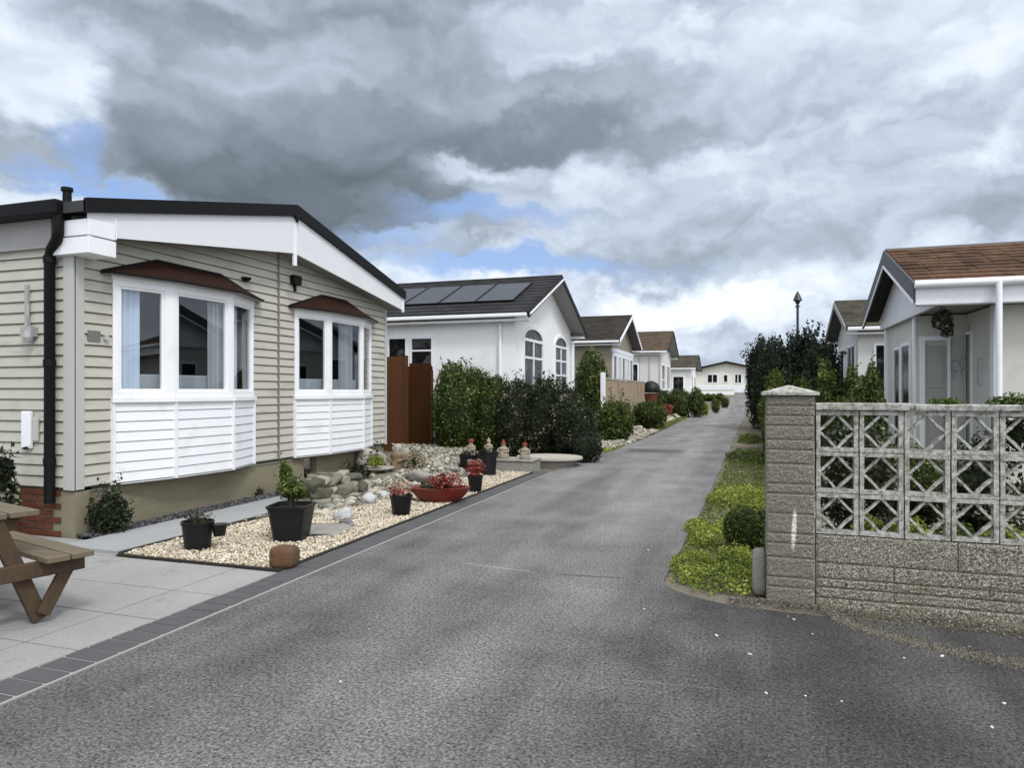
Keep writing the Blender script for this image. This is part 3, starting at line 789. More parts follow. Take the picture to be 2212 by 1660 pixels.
for (a, b_, zl) in [(0.05, b1a, 0.5), (b1b, mid_ - 0.02, 0.5), (mid_ + 0.02, b2a, 0.5), (b2b, FF.L - 0.03, 0.5)]:
    siding(sd_, FF, a, b_, zl, 0.5 + 27 * PT, PT, clip=clipf)
for (a, b_) in [(b1a, b1b), (b2a, b2b)]:
    siding(sd_, FF, a, b_, 0.5 + 20 * PT, 0.5 + 27 * PT, PT, clip=clipf)
siding(sd_, FS, 0, LS - 0.05, 0.5, 0.5 + 22 * PT, PT)
sd_.build('siding', BEIGE, home, True)
wl = MB()
for (a, b_) in [(0.02, b1a), (b1b, b2a), (b2b, FF.L)]: wb(wl, FF, a, b_, 0.45, 3.2, -0.12, -0.02)
for (a, b_) in [(b1a, b1b), (b2a, b2b)]: wb(wl, FF, a, b_, 2.74, 3.2, -0.12, -0.021)
wb(wl, FS, 0, LS - 0.1, 0.45, 3.2, -0.12, -0.02)
wl.poly([(WX - .03, Y0, 3.18), (WX - .03, Y1, 3.18), (WX - .03, Y1, ztop(Y1) - .13), (WX - .03, YM, ztop(YM) - .13), (WX - .03, Y0, ztop(Y0) - .13)])
wl.box(-15, WX - 0.02, Y1 - 0.1, Y1, 0.45, 3.2)
wl.build('wall', BEIGE, home, True)
tr = MB()
wb(tr, FF, -0.01, 0.10, 0.49, 3.05, 0.0, 0.026); wb(tr, FS, LS - 0.11, LS + 0.026, 0.49, 3.0, 0.0, 0.026)
tr.build('corner_trim', TRIM, home, True)
tr = MB(); wb(tr, FF, FF.L - 0.05, FF.L + 0.02, 0.49, 3.05, 0.0, 0.026)
tr.build('corner_trim', TRIM, home, True)
cj = MB(); wb(cj, FF, mid_ - 0.022, mid_ - 0.006, 0.5, 3.5, 0.0, 0.022); wb(cj, FF, mid_ + 0.006, mid_ + 0.022, 0.5, 3.5, 0.0, 0.022)
cj.build('joint_strip', M('joint_strip', (0.22, 0.21, 0.18), 0.6), home, True)
sk = MB(); ho = yx(668, -6.5) - Y0
wb(sk, FF, 0.161, ho - 0.17, -0.05, 0.50, -0.16, -0.03); wb(sk, FF, ho + 0.17, FF.L, -0.05, 0.50, -0.16, -0.03)
wb(sk, FF, ho - 0.17, ho + 0.17, 0.44, 0.50, -0.16, -0.03)
wb(sk, FF, 0.0, 0.16, -0.05, 0.47, -0.158, 0.02)
sk.build('skirting', SKIRT, home, True)
dh = MB(); wb(dh, FF, ho - 0.2, ho + 0.2, -0.05, 0.46, -0.5, -0.3); dh.build('hatch', BLACK, home, True)
bs = MB()
for k in range(7):
    z = 0.0 + 0.07 * k; o_ = (k % 2) * 0.11; a = 0.0
    while a < 3.0:
        x1 = LS - 0.17 - a - o_; x0 = x1 - 0.21
        if x0 > 0: wb(bs, FS, x0, x1, z + 0.006, z + 0.064, -0.08, 0.01 + random.uniform(0, 0.008))
        a += 0.22
bs.build('brick_skirting', BRICKR, home, True, bev=0.004)
bk = MB(); wb(bk, FS, 0, LS - 0.16, -0.05, 0.47, -0.16, -0.0); bk.build('skirting', SKIRT, home, True)
# floor board over the skirting: dark line under the boards
fl = MB(); wb(fl, FF, 0.03, FF.L, 0.475, 0.498, -0.2, 0.0); wb(fl, FS, 0, LS - 0.0, 0.475, 0.498, -0.2, 0.0)
fl.build('base_rail', M('base_rail', (0.05, 0.048, 0.04), 0.8), home, True)
# interior seen through the panes
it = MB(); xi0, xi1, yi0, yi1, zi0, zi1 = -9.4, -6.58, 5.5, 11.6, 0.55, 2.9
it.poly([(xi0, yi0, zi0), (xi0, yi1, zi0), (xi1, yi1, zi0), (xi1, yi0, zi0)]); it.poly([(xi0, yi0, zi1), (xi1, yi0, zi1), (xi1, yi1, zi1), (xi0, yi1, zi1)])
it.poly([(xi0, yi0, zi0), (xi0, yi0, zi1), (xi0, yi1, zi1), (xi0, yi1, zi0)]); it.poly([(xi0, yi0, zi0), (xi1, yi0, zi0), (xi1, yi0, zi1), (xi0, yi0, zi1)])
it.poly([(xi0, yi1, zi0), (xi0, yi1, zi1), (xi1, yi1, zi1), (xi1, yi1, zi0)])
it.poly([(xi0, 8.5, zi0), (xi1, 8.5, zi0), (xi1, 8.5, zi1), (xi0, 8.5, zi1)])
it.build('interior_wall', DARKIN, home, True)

def bay(B, specs, canopy, curt):
    by = thing_part = None
    root = home
    fr = [Frame(B[i], B[i + 1]) for i in range(3)]
    # boarded apron
    ap = MB()
    for F in fr: siding(ap, F, 0.0, F.L, 0.5, 1.38, 0.11, lap=0.012, gap=0.008)
    ap.prism([(x, y, 0.485) for x, y in B], (0, 0, 0.012))
    apo = ap.build('bow_apron', WHITEW, root, True)
    st = MB()
    for i, (x, y) in enumerate(B):
        w = 0.035; st = MB()
        st.box(x - 0.03, x + 0.028, y - w / 2, y + w / 2, 0.49, 1.37)
        st.build('cover_strip', WHITE, apo, True)
    sl_ = MB()
    for F in fr: wb(sl_, F, -0.02, F.L + 0.02, 1.372, 1.425, -0.08, 0.045)
    sl_.build('sill', WHITE, root, True, bev=0.004)
    hd = MB()
    for F in fr: wb(hd, F, -0.01, F.L + 0.01, 2.70, 2.755, -0.08, 0.02)
    hd.build('head_board', WHITE, root, True)
    for F, (ml, mr) in zip(fr, specs):
        f = MB(); z0, z1 = 1.426, 2.70
        wb(f, F, 0, ml, z0, z1, -0.06, 0.012); wb(f, F, F.L - mr, F.L, z0, z1, -0.06, 0.012)
        wb(f, F, ml, F.L - mr, z0, z0 + 0.07, -0.06, 0.011); wb(f, F, ml, F.L - mr, z1 - 0.06, z1, -0.06, 0.011)
        fo = f.build('window', WHITE, root, True, bev=0.003)
        s = MB(); q = 0.028   # sash
        wb(s, F, ml, ml + q, z0 + 0.07, z1 - 0.06, -0.045, -0.004); wb(s, F, F.L - mr - q, F.L - mr, z0 + 0.07, z1 - 0.06, -0.045, -0.004)
        wb(s, F, ml + q, F.L - mr - q, z0 + 0.07, z0 + 0.07 + q, -0.045, -0.005); wb(s, F, ml + q, F.L - mr - q, z1 - 0.06 - q, z1 - 0.06, -0.045, -0.005)
        s.build('sash', WHITE, fo, True)
        g = MB(); wb(g, F, ml + 0.01, F.L - mr - 0.01, z0 + 0.08, z1 - 0.07, -0.030, -0.026); g.build('pane', GLASS, fo, True)
    # curtains
    for (i, a0, a1, d, mt, zb) in curt:
        F = fr[i]; cu = MB(); n = max(10, int((a1 - a0) / 0.012)); prev = None
        n0 = len(cu.v)
        for k in range(n + 1):
            a = a0 + (a1 - a0) * k / n; dd = d + 0.018 * math.sin(k * 1.05) + 0.008 * math.sin(k * 2.3)
            cu.v.append(tuple(F.P(a, zb, dd))); cu.v.append(tuple(F.P(a, 2.72, dd)))
            if k: cu.f.append((n0 + 2 * k - 2, n0 + 2 * k, n0 + 2 * k + 1, n0 + 2 * k - 1))
        cu.build('curtain', mt, root, True, smooth=True)
    # low canopy roof
    (al, ar, xt) = canopy
    o = 0.13
    pts = [(WX + 0.02, B[0][1] - 0.14), (B[1][0] + o, B[1][1] - 0.02), (B[2][0] + o, B[2][1] + 0.03), (WX + 0.02, B[3][1] + 0.14)]
    pts.insert(1, (B[0][0] + o * 0.75, B[0][1] - 0.10)); pts.insert(-1, (B[3][0] + o * 0.75, B[3][1] + 0.10))
    zb, zt = 2.765, xt
    T0, T1 = (WX + 0.02, al, zt), (WX + 0.02, ar, zt)
    cp = MB(); bt = [(x, y, zb) for x, y in pts]
    cp.poly([bt[0], bt[1], T0]); cp.poly([bt[1], bt[2], T0]); cp.poly([bt[2], bt[3], T1, T0]); cp.poly([bt[3], bt[4], T1]); cp.poly([bt[4], bt[5], T1])
    co = cp.build('canopy', CANOPY, root, True)
    eg = MB()
    for i in range(5): eg.bar(Vector(bt[i]) - Vector((0, 0, .008)), Vector(bt[i + 1]) - Vector((0, 0, .008)), 0.014, 0.026)
    for a_, b_ in ((bt[0], T0), (T0, T1), (T1, bt[5])): eg.bar(Vector(a_) + Vector((.005, 0, .01)), Vector(b_) + Vector((.005, 0, .01)), 0.02, 0.02)
    eg.build('canopy_edge', BLACK, co, True)
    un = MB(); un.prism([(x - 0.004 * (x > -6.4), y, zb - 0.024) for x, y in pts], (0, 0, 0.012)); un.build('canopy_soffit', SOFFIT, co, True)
    return fr
f1 = bay(B1, [(0.07, 0.13), (0.03, 0.085), (0.03, 0.05)], (yx(337, -6.43), yx(475, -6.43), 3.0),
    [(0, 0.09, 0.36, -0.10, CURT, 1.5), (1, 0.58, 1.0, -0.10, CURTG, 1.5), (2, 0.04, 0.40, -0.10, CURT, 1.5)])
f2 = bay(B2, [(0.06, 0.07), (0.05, 0.05), (0.02, 0.02)], (yx(694, -6.43), yx(745, -6.43), 3.03),
    [(1, 0.42, 0.80, -0.12, CURTG, 1.5), (0, 0.06, 0.20, -0.10, CURT, 1.5)])
# window seats showing behind the bottoms of the panes
for F in f1[:2] + f2[:2]:
    ws = MB(); wb(ws, F, 0.02, F.L - 0.02, 1.44, 1.69, -0.24, -0.125); ws.build('window_seat', SOFA, home, True, bev=0.02)

# roof
rf = MB(); XR = -6.13
for (ya, yb) in [(5.14, YM), (11.92, YM)]:
    za, zb_ = ztop(ya), ztop(YM)
    rf.prism([(XR, ya, za - 0.11), (XR, yb, zb_ - 0.11), (XR, yb, zb_), (XR, ya, za)], (-9.2, 0, 0))
ro = rf.build('roof', FELT, home, True)
rt = MB()
for (ya, yb, e0) in [(5.14, YM, 0), (11.92, YM, 0)]:
    za, zb_ = ztop(ya) + 0.02, ztop(YM) + 0.02
    rt.prism([(XR + 0.03, ya, za - 0.145), (XR + 0.03, yb, zb_ - 0.165), (XR + 0.03, yb, zb_), (XR + 0.03, ya, za)], (-0.05, 0, 0))
rt.prism([(XR + .036, YM - .07, 4.05), (XR + .036, YM, 3.93), (XR + .036, YM + .07, 4.05)], (-.03, 0, 0))
rt.build('roof_trim', BLACK, ro, True)
fa = MB(); XF = -6.145
for (ya, yb) in [(5.20, YM - 0.03), (11.88, YM + 0.03)]:
    fa.prism([(XF, ya, zbot(ya)), (XF, yb, zbot(yb)), (XF, yb, ztop(yb) - 0.14), (XF, ya, ztop(ya) - 0.12)], (-0.03, 0, 0))
fo = fa.build('gable_fascia', FASCIA, home, True)
fs_ = MB(); fs_.box(XF - 0.03, XF + 0.006, YM - 0.03, YM + 0.035, 3.31, 4.0); fs_.build('ridge_strip', WHITE, fo, True, bev=0.004)
fs_ = MB(); fs_.box(XF - 0.03, XF + 0.006, 11.86, 11.92, 3.0, ztop(11.9) - .12)
fs_.build('end_strip', WHITE, fo, True, bev=0.004); fs_ = MB()
fs_.box(XF - 0.03, XF + 0.008, 5.50, 5.515, 3.06, 3.28)
fs_.box(XF - 0.5, XF + 0.012, 5.18, 5.50, 2.87, 3.035)
fs_.box(XF - 0.45, XF + 0.010, 5.185, 5.49, 3.05, 3.21)
fs_.build('fascia_cover', WHITE, fo, True, bev=0.004)
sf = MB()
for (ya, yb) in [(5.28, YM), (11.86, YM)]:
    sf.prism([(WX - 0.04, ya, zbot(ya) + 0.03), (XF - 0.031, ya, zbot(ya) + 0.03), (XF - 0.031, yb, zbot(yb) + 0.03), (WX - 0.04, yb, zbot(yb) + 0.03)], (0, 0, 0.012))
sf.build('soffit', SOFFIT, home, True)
fz = MB(); wb(fz, FS, 0, LS - 0.25, 2.985, 3.26, 0.0, 0.05); wb(fz, FS, 0, LS - 0.25, 2.965, 2.984, 0.0, 0.06)
fz.build('frieze_board', M('grey_frieze', (0.34, 0.335, 0.33), 0.6), home, True)
gt = MB(); gt.box(-15.0, -6.42, 5.05, 5.20, 3.25, 3.40); gt.build('gutter', BLACK, home, True, bev=0.02)
dp = MB(); px_ = xy(103, 5.18)
xt_ = xy(136, 5.18)
dp.tube([(xt_, 5.13, 3.26), (xt_, 5.13, 3.10), (xt_ - 0.03, 5.14, 3.02), (px_ + 0.05, 5.18, 2.93), (px_, 5.2, 2.84), (px_, 5.2, 0.36)], 0.05, 14)
for z in (2.8, 1.75, 0.75): dp.tube([(px_, 5.2, z), (px_, 5.2, z + 0.07)], 0.058, 14)
dp.build('downpipe', BLACK, home, True, smooth=True)
vp = MB(); xv = xy(139, 5.22); vp.tube([(xv, 5.25, 3.3), (xv, 5.25, 3.52), (xv, 5.25, 3.525), (xv, 5.25, 3.56)], [0.045, 0.04, 0.055, 0.055], 14)
vp.build('vent_pipe', BLACK, home, True, smooth=True)
# fittings on the side wall
xa = xy(66, 5.26)
lt = MB(); lt.box(xa - 0.055, xa - 0.01, 5.235, 5.262, 2.12, 2.60); lt.box(xa - 0.06, xa + 0.10, 5.19, 5.262, 2.06, 2.16)
lt.tube([(xa + .01, 5.25, 2.16), (xa + .02, 5.22, 2.28), (xa - .01, 5.24, 2.4)], 0.008, 6)
lt.lathe((xa + 0.05, 5.2, 2.0), [(0.03, 0), (0.05, 0.05), (0.035, 0.12)], 12)
lt.build('outside_light', METALG, home, True)
xb = xy(63, 5.26)
mt_ = MB(); mt_.box(xb - 0.07, xb + 0.06, 5.22, 5.262, 0.90, 1.29); mt_.build('meter_box', WHITE, home, True, bev=0.012)
mt_ = MB(); mt_.box(xb + 0.075, xb + 0.15, 5.235, 5.262, 0.98, 1.22); mt_.build('cable_box', TRIM, home, True, bev=0.01)
ya_ = yx(199, WX) - Y0
np_ = MB(); wb(np_, FF, ya_ - 0.07, ya_ + 0.075, 2.02, 2.13, 0.015, 0.03); npo = np_.build('name_plate', M('plate_grey', (0.16, 0.155, 0.14), 0.5, 0.5, 0.3, 30, 0.2, 90), home, True)
np_ = MB(); wb(np_, FF, ya_ + 0.12, ya_ + 0.16, 2.04, 2.10, 0.015, 0.05); np_.build('bell_push', TRIM, home, True)
yl = yx(525, WX)
bl = MB(); bl.lathe((WX + 0.05, yl, 2.99), [(0.035, 0.0), (0.07, 0.03), (0.07, 0.05)], 14); bl.build('downlight', BLACK, home, True)
yf = yx(642, -6.38)
bl = MB(); bl.box(WX + 0.01, WX + 0.10, yf - 0.10, yf + 0.08, 3.10, 3.24); bl.box(WX + 0.0, WX + 0.05, yf - .02, yf + .02, 3.0, 3.1); bl.build('floodlight', BLACK, home, True, bev=0.01)

# ================================================================== THE OTHER HOMES
def gable_house(name, label, loc, rz, w, L, ze, zp, oh, oe, wmat, tmat, bmat, smat, barge=0.16, gut=WHITE, group='homes along the lane', course=0.30, skirt=SKIRT, th=0.10, ridge=None):
    t = thing(name, label, 'house', loc, rz, group)
    hw = w / 2; ew = hw + oe
    zr = lambda y: zp - (zp - ze) * abs(y) / ew
    wl = MB()
    pts = [(0, -hw, 0.3), (0, hw, 0.3), (0, hw, zr(hw) - th - 0.02), (0, 0, zp - th - 0.02), (0, -hw, zr(hw) - th - 0.02)]
    wl.prism(pts, (-L, 0, 0)); wl.build('wall', wmat, t)
    sk = MB(); sk.box(-L + 0.03, -0.04, -hw + 0.04, hw - 0.04, -1.0, 0.31); sk.build('skirting', skirt, t)
    rf = MB()
    for sg in (-1, 1):
        y0 = sg * ew
        rf.prism([(oh, y0, ze - th), (oh, 0, zp - th), (oh, 0, zp - 0.012), (oh, y0, ze - 0.012)], (-L - oh - 0.3, 0, 0))
        sl = math.hypot(ew, zp - ze); n = max(3, int(sl / course))
        for k in range(n):
            a, b_ = k / n, (k + 1) / n
            ya, za, yb, zb = y0 * (1 - a), ze + (zp - ze) * a, y0 * (1 - b_), ze + (zp - ze) * b_
            rf.prism([(oh + .012, ya, za - 0.01), (oh + .012, ya, za + 0.028), (oh + .012, yb, zb + 0.008), (oh + .012, yb, zb - 0.01)], (-L - oh - 0.32, 0, 0))
    ro = rf.build('roof', tmat, t)
    rg = MB(); rg.tube([(oh + 0.02, 0, zp - 0.01), (-L - 0.3, 0, zp - 0.01)], 0.07, 8); rg.build('ridge_tile', ridge or tmat, ro, smooth=True)
    bb = MB()
    for sg in (-1, 1):
        y0 = sg * (ew + 0.02)
        bb.prism([(oh + 0.045, y0, ze - barge), (oh + 0.045, 0, zp - barge), (oh + 0.045, 0, zp - 0.0), (oh + 0.045, y0, ze - 0.0)], (-0.03, 0, 0))
    bb.build('barge_board', bmat, t)
    sf = MB()
    for sg in (-1, 1):
        y0 = sg * ew
        sf.prism([(oh, y0, ze - th - 0.014), (oh, 0, zp - th - 0.014), (oh, 0, zp - th - 0.002), (oh, y0, ze - th - 0.002)], (-oh + 0.004, 0, 0))
    if oh > 0.05: sf.build('soffit', smat, t)
    for sg in (-1, 1):
        g = MB(); y = sg * (ew + 0.05)
        g.box(-L, oh - 0.02, min(y, y - sg * 0.11), max(y, y - sg * 0.11), ze - 0.11, ze - 0.02)
        gt_ = g.build('gutter', gut, t, bev=0.02)
        g = MB(); y = sg * ew
        g.box(-L, oh - 0.03, min(sg * (hw + 0.002), y - sg * 0.07), max(sg * (hw + 0.002), y - sg * 0.07), ze - th - 0.10, ze - th - 0.05); g.build('eaves_board', WHITE, t)
    return t
def local(t, X, Y):
    v = INV[t] @ Vector((X, Y, 0)); return v.x, v.y
def pipe(t, x, y, z0, z1, r=0.04, mat=None):
    mb = MB(); mb.tube([(x, y, z1), (x, y, z0)], r, 10); return mb.build('downpipe', mat or WHITE, t, smooth=True)

# --- second home, white render with solar roof
H2X = -5.40; H2Y = 19.35
h2 = gable_house('rendered_bungalow', 'white rendered home with arched windows and solar panels on its dark roof', (H2X, H2Y, 0), 0, 5.9, 8.5, 3.42, 4.78, 0.45, 0.35, STUCCO, DARKTILE, BLACK, M('grey_soffit', (0.30, 0.30, 0.29), 0.6), 0.15)
FSl = Frame((-8.5, -2.95), (0, -2.95)); FFl = Frame((0, -2.95), (0, 2.95))
def sa(px, Y, T=h2): return 8.5 + local(T, xy(px, Y), Y)[0]
window(h2, FSl, sa(838, 16.4), sa(880, 16.4), 1.6, 2.92, 0.03, 0.05, world=False)
window(h2, FSl, sa(886, 16.4), sa(937, 16.4), 1.6, 2.92, 0.03, 0.06, horiz=(2.55,), world=False)
def fa_(px, X=H2X, T=h2, w=5.9): return yx(px, X) - T.location.y + w / 2
a0, a1 = fa_(1128), fa_(1171)
window(h2, FFl, a0, a1, 1.1, 2.88, 0.05, 0.09, verts=((a0 + a1) / 2,), horiz=(2.38,), world=False, arch=0.36)
a0, a1 = fa_(1196), fa_(1223)
window(h2, FFl, a0, a1, 1.1, 2.88, 0.05, 0.08, verts=((a0 + a1) / 2,), horiz=(2.42, 1.98, 1.54), world=False, arch=0.34)
pipe(h2, local(h2, xy(1079, 16.3), 16.3)[0], -2.95 - 0.06, 0.1, 3.2, 0.045)
pipe(h2, 0.06, 2.98, 0.1, 3.15, 0.06)
def h2r(t_, x): y = -3.3 + t_ * 3.3; z = 3.42 + t_ * 1.36; return Vector((x, y, z))
nrm = Vector((0, -1.36, 3.3)).normalized()
for k in range(5):
    x1 = -0.22 - k * 1.06; x0 = x1 - 1.02
    q = [h2r(.27, x0), h2r(.27, x1), h2r(.80, x1), h2r(.80, x0)]
    p_ = MB(); p_.prism([v + nrm * 0.045 for v in q], nrm * 0.012); po = p_.build('solar_panel', SOLAR, h2)
    f_ = MB()
    for i in range(4): f_.bar(q[i] + nrm * 0.05, q[(i + 1) % 4] + nrm * 0.05, 0.03, 0.03, nrm)
    f_.build('panel_frame', BLACK, po)
g_ = MB(); g_.bar(Vector((0.52, -3.32, 3.36)), Vector((0.52, 0, 4.70)), 0.03, 0.04); g_.build('verge_strip', WHITE, h2)
# --- third home
h3 = gable_house('clad_bungalow', 'home with dark brown tiles and white glazed porch behind the rusty fence', (-4.95, 30.0, 0), 0, 5.4, 9, 3.50, 4.72, 0.38, 0.35, M('grey_brown_cladding', (0.26, 0.24, 0.19), 0.7, 0.2, 0.15, 2), DKBROWNT, WHITE, M('dark_soffit', (0.14, 0.13, 0.11), 0.7), 0.13)
F3 = Frame((0, -2.7), (0, 2.7)); S3 = Frame((-9, -2.7), (0, -2.7))
for k in range(5): window(h3, F3, 0.1 + k * 1.05, 1.08 + k * 1.05, 0.9, 3.05, 0.06, 0.16, world=False, verts=(0.59 + k * 1.05,) if k % 2 else ())
pb = MB(); wb(pb, F3, 0, 5.4, 0.2, 0.9, 0.0, 0.06); wb(pb, F3, 0, 5.4, 3.06, 3.22, 0.0, 0.07); pb.build('porch_panel', WHITEW, h3)
# --- fourth home
h4 = gable_house('white_bungalow', 'white panelled home with russet roof beyond the rusty fence', (-4.3, 41.1, gh1(-4.3, 41)), 0, 6.0, 10, 3.25, 4.50, 0.45, 0.3, M('white_panel_wall', (0.66, 0.66, 0.65), 0.6, 0.3, 0.08, 3), RUSTTILE, BLACK, SOFFIT, 0.14)
S4 = Frame((-10, -3.0), (0, -3.0)); F4_ = Frame((0, -3.0), (0, 3.0))
cs = MB()
for k in range(14): wb(cs, S4, 10 - 0.04 - k * 0.55, 10 + 0.05 - k * 0.55, 0.3, 2.95, 0.0, 0.03)
cs.build('panel_strip', M('panel_strip', (0.45, 0.45, 0.44), 0.6), h4)
window(h4, S4, 8.3, 8.9, 1.2, 2.6, 0.05, 0.08, world=False)
window(h4, F4_, 0.7, 2.4, 1.1, 2.6, 0.05, 0.1, horiz=(1.7,), world=False); window(h4, F4_, 3.3, 5.2, 1.1, 2.6, 0.05, 0.1, verts=(4.2,), world=False)
# --- fifth home
h5 = gable_house('far_bungalow', 'small white home with grey tiled roof, farthest of the left hand row', (-3.6, 54.4, gh1(-3.6, 54)), 0, 6.4, 10, 2.75, 3.75, 0.4, 0.3, STUCCO, OLIVETILE, BLACK, SOFFIT, 0.14)
S5 = Frame((-10, -3.2), (0, -3.2)); F5 = Frame((0, -3.2), (0, 3.2))
window(h5, F5, 0.6, 1.8, 1.0, 2.2, 0.05, 0.1, world=False); window(h5, F5, 3.4, 5.2, 1.0, 2.2, 0.05, 0.1, verts=(4.3,), world=False); window(h5, S5, 8.7, 9.6, 0.9, 2.2, 0.05, 0.1, world=False)
# --- home closing the lane
gE = gh1(-1.8, 80)
hE = gable_house('end_bungalow', 'cream low gabled home closing the far end of the lane', (-1.8, 80.0, gE), -PI / 2, 6.4, 9, 2.62, 3.42, 0.5, 0.3, M('cream_render', (0.74, 0.73, 0.67), 0.8, 0.2, 0.06, 1), DARKTILE, BLACK, SOFFIT, 0.2)
FE = Frame((0, -3.2), (0, 3.2))
def fe(px): return local(hE, xy(px, 80.0), 80.0)[1] + 3.2
window(hE, FE, fe(1527), fe(1551), 1.0, 2.05, 0.05, 0.1, verts=(fe(1539),), world=False); window(hE, FE, fe(1562), fe(1573), 1.05, 2.0, 0.05, 0.09, world=False)
window(hE, FE, fe(1586), fe(1603), 0.95, 2.05, 0.05, 0.1, verts=(fe(1594),), world=False)
pn = MB(); wb(pn, FE, 0.05, 6.35, -0.3, 0.72, 0.0, 0.08); pn.build('white_apron', WHITEW, hE)
# --- near home on the right: brown tiles, recessed corner porch
R1X, R1C = 2.52, 13.1
r1 = thing('tiled_bungalow', 'cream home with brown tiled roof and recessed corner porch behind the block wall', 'house', (R1X, R1C, 0), PI, 'homes along the lane')
ew, zeR, zpR, ohR = 2.15, 3.0, 3.86, 0.23
XL = -12.0
rf = MB()
for sg in (-1, 1):
    y0 = sg * ew
    rf.prism([(ohR, y0, zeR - 0.1), (ohR, 0, zpR - 0.1), (ohR, 0, zpR - .012), (ohR, y0, zeR - .012)], (XL - ohR, 0, 0))
    n = 11
    for k in range(n):
        a, b_ = k / n, (k + 1) / n; ya, yb = y0 * (1 - a), y0 * (1 - b_); za, zb = zeR + (zpR - zeR) * a, zeR + (zpR - zeR) * b_
        x = ohR + 0.012
        while x > XL:      # separate tiles so that the courses step and wander
            wd = 0.30; j = random.uniform(-0.006, 0.008)
            rf.prism([(x, ya, za - 0.008), (x, ya, za + 0.034 + j), (x, yb, zb + 0.010 + j), (x, yb, zb - 0.008)], (-wd + 0.006, 0, 0)); x -= wd
            if x < -6: break
        rf.prism([(-6.1, ya, za - 0.008), (-6.1, ya, za + 0.034), (-6.1, yb, zb + 0.010), (-6.1, yb, zb - 0.008)], (XL + 6.1, 0, 0))
ro = rf.build('roof', BROWNTILE, r1)
rg = MB(); rg.tube([(ohR + 0.02, 0, zpR - 0.02), (XL, 0, zpR - 0.02)], 0.06, 8); rg.build('ridge_tile', M('grey_ridge', (0.12, 0.11, 0.10), 0.8), ro, smooth=True)
BARGE = M('dark_barge', (0.055, 0.057, 0.06), 0.5)
for sg in (-1, 1):
    bb = MB(); y0 = sg * (ew + 0.02)
    bb.prism([(ohR + 0.05, y0, zeR - 0.27), (ohR + 0.05, 0, zpR - 0.27), (ohR + 0.05, 0, zpR + 0.01), (ohR + 0.05, y0, zeR + 0.01)], (-0.03, 0, 0))
    bo = bb.build('barge_board', BARGE, r1)
    bb = MB(); bb.bar((ohR + 0.056, y0, zeR - 0.262), (ohR + 0.056, 0, zpR - 0.262), 0.012, 0.04); bb.build('white_bead', WHITE, bo)
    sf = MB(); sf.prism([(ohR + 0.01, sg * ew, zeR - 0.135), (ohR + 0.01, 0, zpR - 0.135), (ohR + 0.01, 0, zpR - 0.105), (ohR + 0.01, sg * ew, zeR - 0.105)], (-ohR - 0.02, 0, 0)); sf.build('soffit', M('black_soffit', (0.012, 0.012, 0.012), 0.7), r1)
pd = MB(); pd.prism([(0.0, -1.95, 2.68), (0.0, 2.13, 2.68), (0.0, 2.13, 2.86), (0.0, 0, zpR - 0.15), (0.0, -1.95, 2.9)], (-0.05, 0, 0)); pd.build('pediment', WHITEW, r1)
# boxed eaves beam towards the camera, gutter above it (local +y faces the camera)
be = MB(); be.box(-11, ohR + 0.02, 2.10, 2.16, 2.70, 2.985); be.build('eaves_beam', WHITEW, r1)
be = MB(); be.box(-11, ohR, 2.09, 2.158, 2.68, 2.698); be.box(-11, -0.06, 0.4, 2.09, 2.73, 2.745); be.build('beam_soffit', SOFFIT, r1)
gt = MB(); gt.tube([(ohR + 0.04, 2.22, 2.975), (-11, 2.22, 2.975)], 0.055, 10); gt.build('gutter', WHITE, r1, smooth=True)
xp_, yp_ = local(r1, xy(2158, 10.85), 10.85); pipe(r1, xp_, yp_, 0.1, 2.97, 0.040)
# walls (worked out in street coordinates)
def lw(a, b_, z0=0.0): return Frame(a, b_)
G1 = Frame((2.62, 15.0), (2.62, 12.6))     # gable wall facing the lane: travel -Y so that outward is -X
BKW = Frame((2.62, 12.6), (3.33, 12.6)); RT = Frame((3.33, 12.6), (3.33, 11.3)); MW = Frame((3.33, 11.3), (14.0, 11.3))
wl = MB()
wb(wl, G1, 0, 2.4, 0.2, 2.70, -0.10, 0.0); wb(wl, BKW, 0.0, 0.71, 0.2, 2.70, -0.10, -0.001); wb(wl, RT, -0.1, 1.3, 0.2, 2.70, -0.10, 0.0); wb(wl, MW, 0.0, 10.6, 0.2, 2.70, -0.10, -0.001)
wb(wl, Frame((2.62, 15.0), (14, 15.0)), 0, 11, 0.2, 2.8, 0.0, 0.1)
wl.build('wall', CREAM, r1, True)
sb_ = MB()
for k in range(1, 22): wb(sb_, MW, k * 0.42 - 0.012, k * 0.42 + 0.012, 0.25, 2.69, 0.0, 0.012)
sb_.build('board_strip', CREAM, r1, True)
ct = MB(); wb(ct, G1, -0.02, 0.14, 0.2, 2.70, 0.0, 0.04); wb(ct, G1, 2.28, 2.41, 0.2, 2.70, 0.0, 0.03)
ct.build('corner_trim', WHITE, r1, True); ct = MB(); wb(ct, RT, 1.16, 1.31, 0.2, 2.70, 0.0, 0.03); wb(ct, MW, -0.02, 0.06, 0.2, 2.70, 0.0, 0.03); ct.build('corner_trim', WHITE, r1, True)
sk = MB(); wb(sk, G1, 0, 2.4, -0.1, 0.21, -0.1, -0.02); wb(sk, MW, 0, 10.6, -0.1, 0.21, -0.1, -0.02); wb(sk, BKW, 0, .71, -0.1, 0.21, -0.1, -0.02); wb(sk, RT, 0, 1.3, -0.1, 0.21, -0.1, -0.02); sk.build('skirting', SKIRT, r1, True)
def g1a(px): return 15.0 - yx(px, 2.62)
window(r1, G1, g1a(1933), g1a(1947), 0.4, 2.28, 0.03, 0.05); window(r1, G1, g1a(1949), g1a(1969), 0.4, 2.32, 0.03, 0.06)
def bka(px): return xy(px, 12.6) - 2.62
dr = MB(); d0, d1 = bka(1990), bka(2050)
